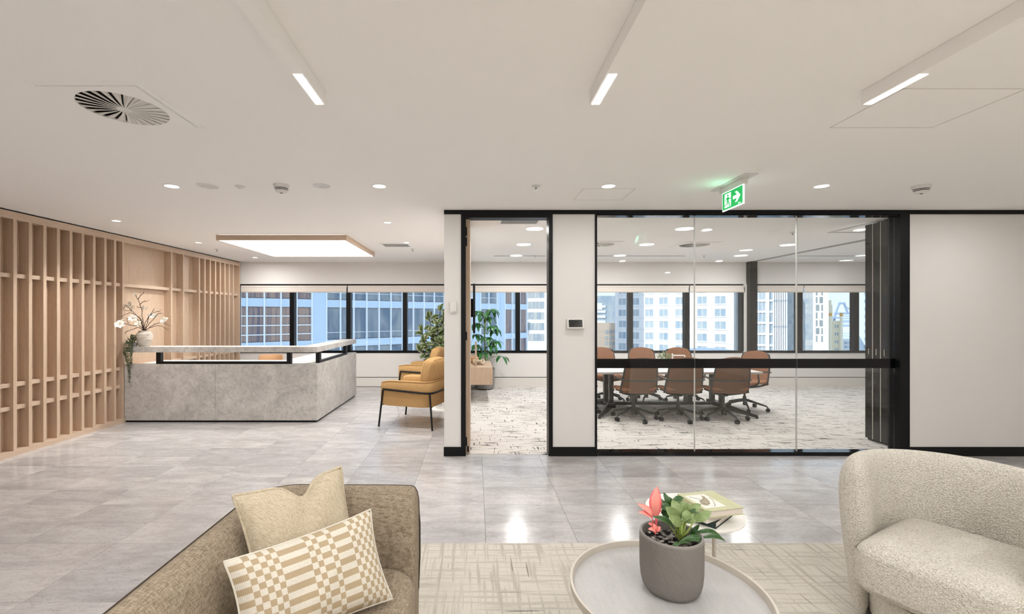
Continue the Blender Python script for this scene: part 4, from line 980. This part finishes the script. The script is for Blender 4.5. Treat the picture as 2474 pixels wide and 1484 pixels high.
for i in range(95):
    a = random.uniform(0, 6.283); r_ = .1*math.sqrt(random.uniform(0.02, .98)); s = random.uniform(.007, .014)
    o = pb[0] if i == 0 else copy_mesh(pb[0], pl)
    o.location = (r_*.96*math.cos(a), r_*.96*math.sin(a), .188+random.uniform(0, .007)); o.scale = (s*random.uniform(.9, 1.4), s, s*random.uniform(.7, 1)); o.rotation_euler = (random.uniform(-.4, .4), random.uniform(-.4, .4), random.uniform(0, 6))
def zq(x, y, dy=0): return px(1500+x/4.579, 1160+y/4.579, PY+dy)
S_ = PY/F/4.579
def pleaf(b, t, w_, mat, dy0=0, dy1=0, droop=0, nrm=(-.2, -.8, .6), fold=.25, shape=1.0):
    MB().leaf(zq(*b, dy0), zq(*t, dy1), w_*S_, nrm, droop, fold, 8, shape).build('leaf', mat, pl, smooth=True, world=True)
for b, t, w_, d0, d1, nr in (((388, 425), (402, 72), 112, -.02, .0, (-.5, -.8, .1)), ((404, 420), (408, 150), 46, .0, .02, (.9, -.4, 0)), ((350, 425), (178, 258), 66, -.02, -.05, (.3, -.8, .5)), ((352, 440), (190, 355), 62, -.03, -.06, (.2, -.7, .8)),
                        ((360, 500), (298, 478), 40, -.02, -.04, (0, -1, .5)), ((385, 565), (300, 545), 46, -.04, -.06, (0, -.8, .8)), ((385, 565), (442, 520), 50, -.04, -.05, (0, -.8, .8)), ((382, 565), (360, 480), 50, -.04, -.05, (0, -1, .2)), ((350, 420), (330, 290), 46, -.01, 0, (-.4, -.9, 0))):
    pleaf(b, t, w_*1.15, 'leaf_pink', d0, d1, 0, nr)
for b, t in (((385, 590), (385, 420)), ((380, 590), (350, 430)), ((383, 590), (404, 420)), ((383, 600), (383, 560))): MB().tube([zq(*b, -.04), zq(*t, -.02)], .0025, 6).build('stem', 'leaf_pink', pl, world=True)
bk = [((640, 400), (565, 215), 105, .0, .03), ((690, 390), (600, 172), 92, .02, .05), ((755, 345), (885, 268), 78, 0, .0), ((840, 440), (1000, 345), 82, -.03, -.03), ((640, 480), (525, 385), 88, -.05, -.06), ((605, 400), (492, 292), 96, -.02, -.02), ((745, 455), (845, 375), 76, -.02, -.02), ((700, 350), (745, 255), 76, .03, .06), ((700, 440), (760, 330), 70, -.02, 0), ((610, 360), (680, 225), 80, .04, .05)]
for b, t, w_, d0, d1 in bk:
    b = (b[0]+(b[0]-t[0])*.25, b[1]+(b[1]-t[1])*.25); pleaf(b, t, w_*1.2, 'leaf_birkin', d0, d1, .0, (random.uniform(-.5, .3), -.8, .5), .2)
    MB().tube(smooth_path([zq(655+random.uniform(-25, 30), 660, -.02), zq((b[0]+655)/2+8, (b[1]+680)/2, d0-.01), zq(*b, d0)], 3), [.0045]*4+[.003]*3, 6).build('stem', 'stem_green', pl, smooth=True, world=True)
for b, t, w_, d0, d1, dr in (((585, 555), (350, 405), 84, -.03, -.05, 0), ((510, 450), (412, 185), 100, .02, .05, 0), ((525, 300), (472, 135), 62, .03, .05, 0), ((560, 265), (695, 195), 70, .03, .05, 0), ((565, 340), (415, 300), 100, .0, .0, 0), ((560, 300), (520, 180), 80, .05, .06, 0), ((745, 320), (865, 375), 56, -.0, -.02, 0), ((770, 630), (872, 490), 54, -.0, .0, 0),
                         ((810, 590), (1112, 590), 56, 0, .02, .12), ((880, 640), (1168, 660), 56, -.02, 0, .1), ((620, 715), (900, 630), 64, -.06, -.03, 0), ((650, 700), (560, 735), 40, -.08, -.09, 0), ((700, 660), (900, 690), 50, -.06, -.06, 0), ((520, 470), (430, 330), 70, .01, .02, 0), ((640, 560), (560, 430), 60, .02, .03, 0)):
    pleaf(b, t, w_, 'leaf_plain', d0, d1, dr, (random.uniform(-.3, .3), -.6, .8), .3, .9)
    MB().tube([zq(660, 690, -.02), zq(*b, d0)], .002, 5).build('stem', 'stem_green', pl, world=True)

# ================================================================ SIDE TABLE WITH BOOKS
ZB2 = .47; s2 = thing('side_table', 'small round white side table behind the coffee table holding books', 'side table', (1.13, 2.337, .003))
MB().lathe([(.0001, -.012), (.22, -.012), (.232, -.007), (.233, -.001), (.230, 0), (.0001, 0)], 64).build('top', 'white_matte', s2, smooth=True, angle=.6).location.z = ZB2-.003
MB().cyl((.095, -.02, .01), (.095, -.02, ZB2-.014), .0095, n=12).build('post', 'cream_metal', s2, smooth=True); MB().lathe([(.15, 0), (.15, .01), (.0001, .011)], 40).build('foot', 'white_matte', s2, smooth=True, angle=.5)
def book(label, c, rz, w_, d, z, th, cover, top=None):
    t = thing('book', label, 'book', (c[0], c[1], z), rz, 'books on the small side table')
    MB().box(-w_/2, w_/2, -d/2, d/2, 0, .0025).box(-w_/2, w_/2, -d/2, d/2, th-.0025, th).box(-w_/2, -w_/2+.003, -d/2, d/2, .0025, th-.0025).build('cover', cover, t)
    MB().box(-w_/2+.003, w_/2-.005, -d/2+.005, d/2-.005, .0025, th-.0025).build('pages', 'paper', t)
    return t
b1 = book('dark green bottom book of the stack with a leafy cover', (1.142, 2.285), .72, .21, .22, ZB2, .03, 'dark_teal'); MB().box(-.095, .095, -.1, .1, .03, .0304).build('cover_print', 'book_art', b1)
b2 = book('white middle book of the stack on the side table', (1.12, 2.27), .50, .2, .23, ZB2+.0308, .026, 'book_white')
b3 = book('sage green top book with a bird picture on the side table', (1.165, 2.245), .22, .205, .215, ZB2+.0572, .033, 'book_green')
MB().box(-.085, .028, -.075, .075, .033, .0333).build('cover_picture', 'book_white', b3)
bird = [(-.075, -.03), (-.068, -.048), (-.05, -.052), (-.038, -.042), (-.022, -.03), (-.008, -.006), (.002, .022), (.008, .05), (.004, .064), (-.006, .05), (-.016, .03), (-.032, .02), (-.05, .01), (-.064, -.008)]
MB().prism(bird, lambda a, b, c: (a, b, .0334+c), .0002).build('bird_print', 'bird_print', b3)
MB().tube([(-.03, -.066, .0334), (-.01, -.05, .0334), (.0, -.03, .0334), (.018, .0, .0334), (.02, .03, .0334)], .0011, 5).build('branch_print', 'stem_brown', b3)
MB().tube([(-.04, .02, .0334), (-.06, .045, .0334), (-.07, .06, .0334)], .0012, 5).build('branch_print', 'stem_brown', b3)
for i, y in enumerate((-.06, -.035, -.01, .015, .04)):
    MB().tube([(.042+.004*i+.0045*math.sin(k*2.4+i)*math.cos(k*.9), y+.019*k/14, .0334) for k in range(15)], .0006, 4).build('cover_lettering', 'cream_line', b3)
MB().tube([(.078+.004*math.sin(k*2.1)*math.cos(k*.7), -.07+.14*k/50, .0334) for k in range(51)], .0006, 4).build('cover_lettering', 'cream_line', b3)
# ================================================================ THE CITY OUTSIDE
struct('ground', MB().box(-900, 2600, 14, 2600, -46, -45), 'street', 'hazy street level far below the windows', 'ground')
def facade(name, label, A, B, zb, zt, depth, clad, group=None):
    """returns (thing, P) with local frame: x along A->B, y into the building (away from viewer), z up"""
    A = Vector((*A, 0)); B = Vector((*B, 0)); d = B-A; L = d.length; rz = math.atan2(d.y, d.x)
    t = thing(name, label, 'building', (A.x, A.y, zb), rz, group)
    MB().box(0, L, .0, depth, 0, zt-zb).build('walls', clad, t)
    return t, L
def repeat(parent, mb, name, mat, locs, sub=None):
    o = None
    for l in locs:
        if o is None: o = mb.build(name, mat, parent)
        else: o = copy_mesh(o, parent)
        o.location = l
    return o
# blue glass office building (left windows)
ta = lambda t: (-18.8+13.9*t, 37.4+11.9*t)
t0 = -.0070-.0735*9; nb = 34
A = ta(t0); Bp = ta(t0+.0735*nb)
zb0 = -.78-3.7*3
bb, L = facade('office_building', 'blue glass office building with pale spandrel bands outside the left windows', A, Bp, zb0, 14, 14, 'pane_brown')
mw = L/nb
pan1 = MB().box(.05, mw-.05, -.06, 0, .06, 2.92); sp1 = MB().box(.02, mw-.02, -.16, 0, 2.98+.01, 3.69); mu1 = MB().box(-.055, .055, -.26, 0, 0, 3.7)
for k, f0, f1, mat in ((0, 0, 13, 'pane_brown'), (1, 14, nb-4, 'pane_blue'), (2, nb-4, nb, 'pane_mid')):
    repeat(bb, pan1, 'pane', mat, [(i*mw, 0, 3.7*j) for i in range(f0, f1) for j in range(1, 6) if not (k == 2 and i % 2)])
repeat(bb, sp1, 'spandrel', 'spandrel', [(i*mw, 0, 3.7*j) for i in range(nb) for j in range(1, 6)])
repeat(bb, MB().box(.0, mw, -.2, 0, 0, 3.7), 'column_cladding', 'spandrel', [(13*mw, 0, 3.7*j) for j in range(1, 6)]+[(i*mw, 0, 3.7*j) for i in (nb-4, nb-7) for j in range(1, 6)])
repeat(bb, mu1, 'mullion', 'mullion_pale', [(i*mw, 0, 3.7*j) for i in range(nb+1) for j in range(1, 6)])
trn = MB().box(.0, mw, -.2, 0, -.04, .04)
repeat(bb, trn, 'transom', 'mullion_pale', [(i*mw, 0, 3.7*j+h) for i in range(13) for j in range(1, 6) for h in (.62, 1.40, 2.2)])
repeat(bb, MB().box(0, mw, -.22, -.16, -.02, .02), 'transom', 'mullion_pale', [(i*mw, 0, 3.7*j+.66) for i in range(14, nb-4) for j in range(1, 6)])
# towers seen through the doorway
t, L = facade('office_tower', 'grey ribbed tower with thin white floor lines seen through the doorway', (3.9, 118), (12.2, 122), -45, 40, 10, 'grey_clad')
repeat(t, MB().box(0, 1.15, -.12, 0, 0, 2.78), 'pane', 'pane_grey', [(.1+1.3*i, 0, 45-4+2.97*j) for i in range(7) for j in range(-1, 6)])
repeat(t, MB().box(0, L, -.4, 0, 0, .2), 'floor_band', 'white_frame', [(0, 0, 45-4-.19+2.97*j) for j in range(-1, 7)])
repeat(t, MB().box(0, L*.98, -1.2, 0, 0, 1.0), 'balcony', 'white_frame', [(0, 0, 45+.6)])
t, L = facade('office_tower', 'white banded tower with ribbon windows right of the doorway mullion', (13.0, 123), (21.5, 121), -45, 42, 12, 'white_clad')
repeat(t, MB().box(0, .85, -.1, 0, 0, 1.9), 'pane', 'pane_grey', [(.1+.95*i, 0, 45-5.4+2.9*j) for i in range(6) for j in range(0, 6)])
repeat(t, MB().box(0, .3, -.5, 0, 0, 87), 'fin', 'white_frame', [(6.2+.7*i, 0, 0) for i in range(3)])
# distant blue tower, low brick block
t, L = facade('distant_tower', 'pale blue distant tower left of the white apartment tower', (50, 205), (64, 205), -45, 10.3, 20, 'pane_mid')
repeat(t, MB().box(0, 7.5, -.4, 0, 0, 1.1), 'floor_band', 'white_frame', [(1.5, 0, 43+2.3*j) for j in range(4)]); repeat(t, MB().box(0, 6.5, -.5, 0, 0, 3.0), 'plant_room', 'white_frame', [(1.0, 0, 46.5-1.5+4.0)])
t, L = facade('brick_building', 'low tan brick building at the foot of the pale blue tower', (42, 158), (50, 158), -45, -1.2, 8, 'brick_tan')
repeat(t, MB().box(0, 1.0, -.1, 0, 0, 1.3), 'window', 'pane_grey', [(3.3+1.35*i, 0, 34+2.0*j) for i in range(6) for j in range(0, 4)])
# white apartment tower
A = Vector((45.6, 147.3)); B = Vector((72.2, 126.2)); t, L = facade('apartment_tower', 'white clad tower with square grid windows behind the meeting table', A, B, -45, 60, 18, 'white_clad')
cols = [(1.2, 2.5), (5.3, 2.5), (9.6, 2.6), (13.9, 2.6), (18.6, 4.1), (24.6, 2.6), (29.2, 2.8)]
sc = L/33.95
for x, w_ in cols:
    np_ = 3 if w_ > 3 else 2; pw = w_/np_; zs = [45+4.8+3.6*j for j in range(-6, 4)]
    repeat(t, MB().box(.04, pw-.04, -.05, 0, .0, 2.1), 'pane', 'pane_mid', [(x+pw*k, 0, z) for k in range(np_) for z in zs])
    fr = MB()
    for k in range(np_+1): fr.box(k*pw-.05, k*pw+.05, -.14, 0, 0, 2.1)
    fr.box(-.1, w_+.1, -.22, 0, -.28, 0).box(-.05, w_+.05, -.14, 0, 2.1, 2.2)
    repeat(t, fr, 'window_frame', 'white_frame', [(x, 0, z) for z in zs])
repeat(t, MB().box(0, L, -.06, 0, 0, .05), 'joint', 'roof_grey', [(0, 0, 45+4.2+3.6*j) for j in range(-6, 4)])
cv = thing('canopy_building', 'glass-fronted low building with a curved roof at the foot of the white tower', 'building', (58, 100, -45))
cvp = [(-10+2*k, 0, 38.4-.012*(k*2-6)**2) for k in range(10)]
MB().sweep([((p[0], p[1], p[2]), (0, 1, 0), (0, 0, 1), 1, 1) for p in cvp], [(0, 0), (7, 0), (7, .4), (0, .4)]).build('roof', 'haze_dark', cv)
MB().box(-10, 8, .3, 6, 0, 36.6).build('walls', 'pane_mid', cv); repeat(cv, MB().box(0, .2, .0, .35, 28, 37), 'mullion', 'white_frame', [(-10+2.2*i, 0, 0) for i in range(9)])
# right group
def facade_px(name, label, xa, xb, Y0, zb, zt, depth, clad):      # block turned to face the room: its side walls run away along the line of sight
    A = Vector(((xa-CX)/F*Y0, Y0)); d = Vector((A.y, -A.x)).normalized(); k = (xb-CX)/F; tt = (k*A.y-A.x)/(d.x-k*d.y); B = A+d*tt
    return facade(name, label, (A.x, A.y), (B.x, B.y), zb, zt, depth, clad)
t, L = facade_px('glass_tower', 'glass tower with white floor bands right of the black post', 1800, 1867, 126, -45, 40, 8, 'pane_mid')
repeat(t, MB().box(0, L, -.3, 0, 0, .55), 'floor_band', 'white_frame', [(0, 0, 45-7.0+3.05*j) for j in range(6)]); repeat(t, MB().box(0, .12, -.2, 0, 0, 80), 'mullion', 'white_frame', [(.8*i, 0, 0) for i in range(int(L/.8)-1)])
repeat(t, MB().box(0, .7, -.6, 0, 0, 85), 'corner_pier', 'white_frame', [(L-1.5, 0, 0)])
t, L = facade_px('finned_building', 'bright white building of tall vertical fins', 1867, 1903, 104, -45, 11, 6, 'pale_blue_clad')
repeat(t, MB().box(0, L/7*.6, -.7, 0, 0, 56), 'fin', 'white_frame', [(.05+L/7*i, 0, 0) for i in range(7)]); repeat(t, MB().box(0, L/7*.62, -.8, -.7, 0, .4), 'bracket', 'grey_clad', [(.05+L/7*i, 0, 45+4.6-5.9*j) for j in range(2) for i in range(7)])
t, L = facade_px('curtain_wall_tower', 'blue-grey gridded glass tower behind the meeting room mullion', 1903, 1964, 109, -45, 11, 6, 'grey_clad'); k_ = L/6
repeat(t, MB().box(.03, k_-.03, -.05, 0, .04, 1.16), 'pane', 'pane_grey', [(k_*i, 0, 45-8+1.22*j) for i in range(6) for j in range(13)])
t, L = facade_px('slot_window_building', 'white building with staggered grey slot windows beside the sky', 1964, 2002, 132, -45, 13, 8, 'white_clad'); k_ = L/4.5
for j in range(-5, 3):
    z = 45+5.0+2.25*j
    for x, w_ in (((.85, .5), (1.9, 1.0)) if j % 3 == 0 else ((.85, .5), (2.4, .5)) if j % 3 == 1 else ((.85, 1.0), (2.4, .5))): MB().box(x*k_, (x+w_)*k_, -.05, .02, z, z+1.8).build('pane', 'pane_slot', t)
t = thing('cream_tower', 'cream stone tower with gold-topped turrets against the sky', 'building', (119.4, 152, -45), -math.atan2(119.4, 152))
MB().box(-2.2, .6, 0, 4, 0, 50.0).build('walls', 'cream_stone', t); MB().box(-.6, 2.8, .5, 4, 0, 44.6).build('wing', 'cream_stone', t); MB().box(-1.3, .3, .5, 3.5, 50.0, 51.6).build('upper_stage', 'cream_stone', t)
for x in (.0, 2.9):
    o = MB().cyl((x, -.2, 0), (x, -.2, 46.2), .45, n=12).build('turret', 'cream_stone', t); MB().lathe([(.48, 46.2), (.5, 46.8), (.42, 47.2), (.0001, 47.3)], 12, (x, -.2, 0)).build('gold_cap', 'gold', o)
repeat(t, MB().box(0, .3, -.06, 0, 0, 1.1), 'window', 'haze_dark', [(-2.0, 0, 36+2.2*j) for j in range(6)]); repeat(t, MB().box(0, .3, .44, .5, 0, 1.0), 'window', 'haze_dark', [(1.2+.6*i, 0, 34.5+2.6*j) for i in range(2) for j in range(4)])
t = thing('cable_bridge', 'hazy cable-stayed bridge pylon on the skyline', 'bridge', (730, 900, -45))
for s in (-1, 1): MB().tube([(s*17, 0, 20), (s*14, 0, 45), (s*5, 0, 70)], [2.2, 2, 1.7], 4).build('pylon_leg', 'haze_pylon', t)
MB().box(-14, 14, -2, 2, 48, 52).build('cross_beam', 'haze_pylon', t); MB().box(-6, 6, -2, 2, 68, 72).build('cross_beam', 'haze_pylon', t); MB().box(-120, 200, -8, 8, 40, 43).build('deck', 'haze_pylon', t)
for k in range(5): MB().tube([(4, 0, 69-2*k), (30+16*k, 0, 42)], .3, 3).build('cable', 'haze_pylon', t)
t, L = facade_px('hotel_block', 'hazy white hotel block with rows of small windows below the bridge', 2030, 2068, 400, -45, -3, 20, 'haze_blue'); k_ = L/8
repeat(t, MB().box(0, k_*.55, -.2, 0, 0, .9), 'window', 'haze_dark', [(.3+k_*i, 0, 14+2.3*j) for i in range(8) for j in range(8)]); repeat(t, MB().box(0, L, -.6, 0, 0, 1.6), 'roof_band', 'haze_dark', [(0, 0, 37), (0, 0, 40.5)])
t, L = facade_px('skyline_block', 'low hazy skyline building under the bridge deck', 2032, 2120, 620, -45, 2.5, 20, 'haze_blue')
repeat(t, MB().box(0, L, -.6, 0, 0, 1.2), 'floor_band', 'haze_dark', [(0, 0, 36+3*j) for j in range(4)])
t, L = facade_px('pale_office_block', 'pale grey-blue office block right of the sky window mullion', 2076, 2150, 150, -45, 22, 12, 'pale_blue_clad')
repeat(t, MB().box(0, 1.9, -.1, 0, 0, 1.2), 'window', 'pane_mid', [(1.2+2.6*i, 0, 45-12+2.5*j) for i in range(int(L/2.6)-1) for j in range(9)])
t, L = facade_px('terrace_block', 'low pale roofed block below the hazy hotel', 2026, 2072, 175, -45, -8.0, 10, 'white_clad')
repeat(t, MB().box(0, .8, -.1, 0, 0, .7), 'window', 'haze_dark', [(.5+1.3*i, 0, 34+1.5*j) for i in range(int(L/1.3)) for j in range(2)])
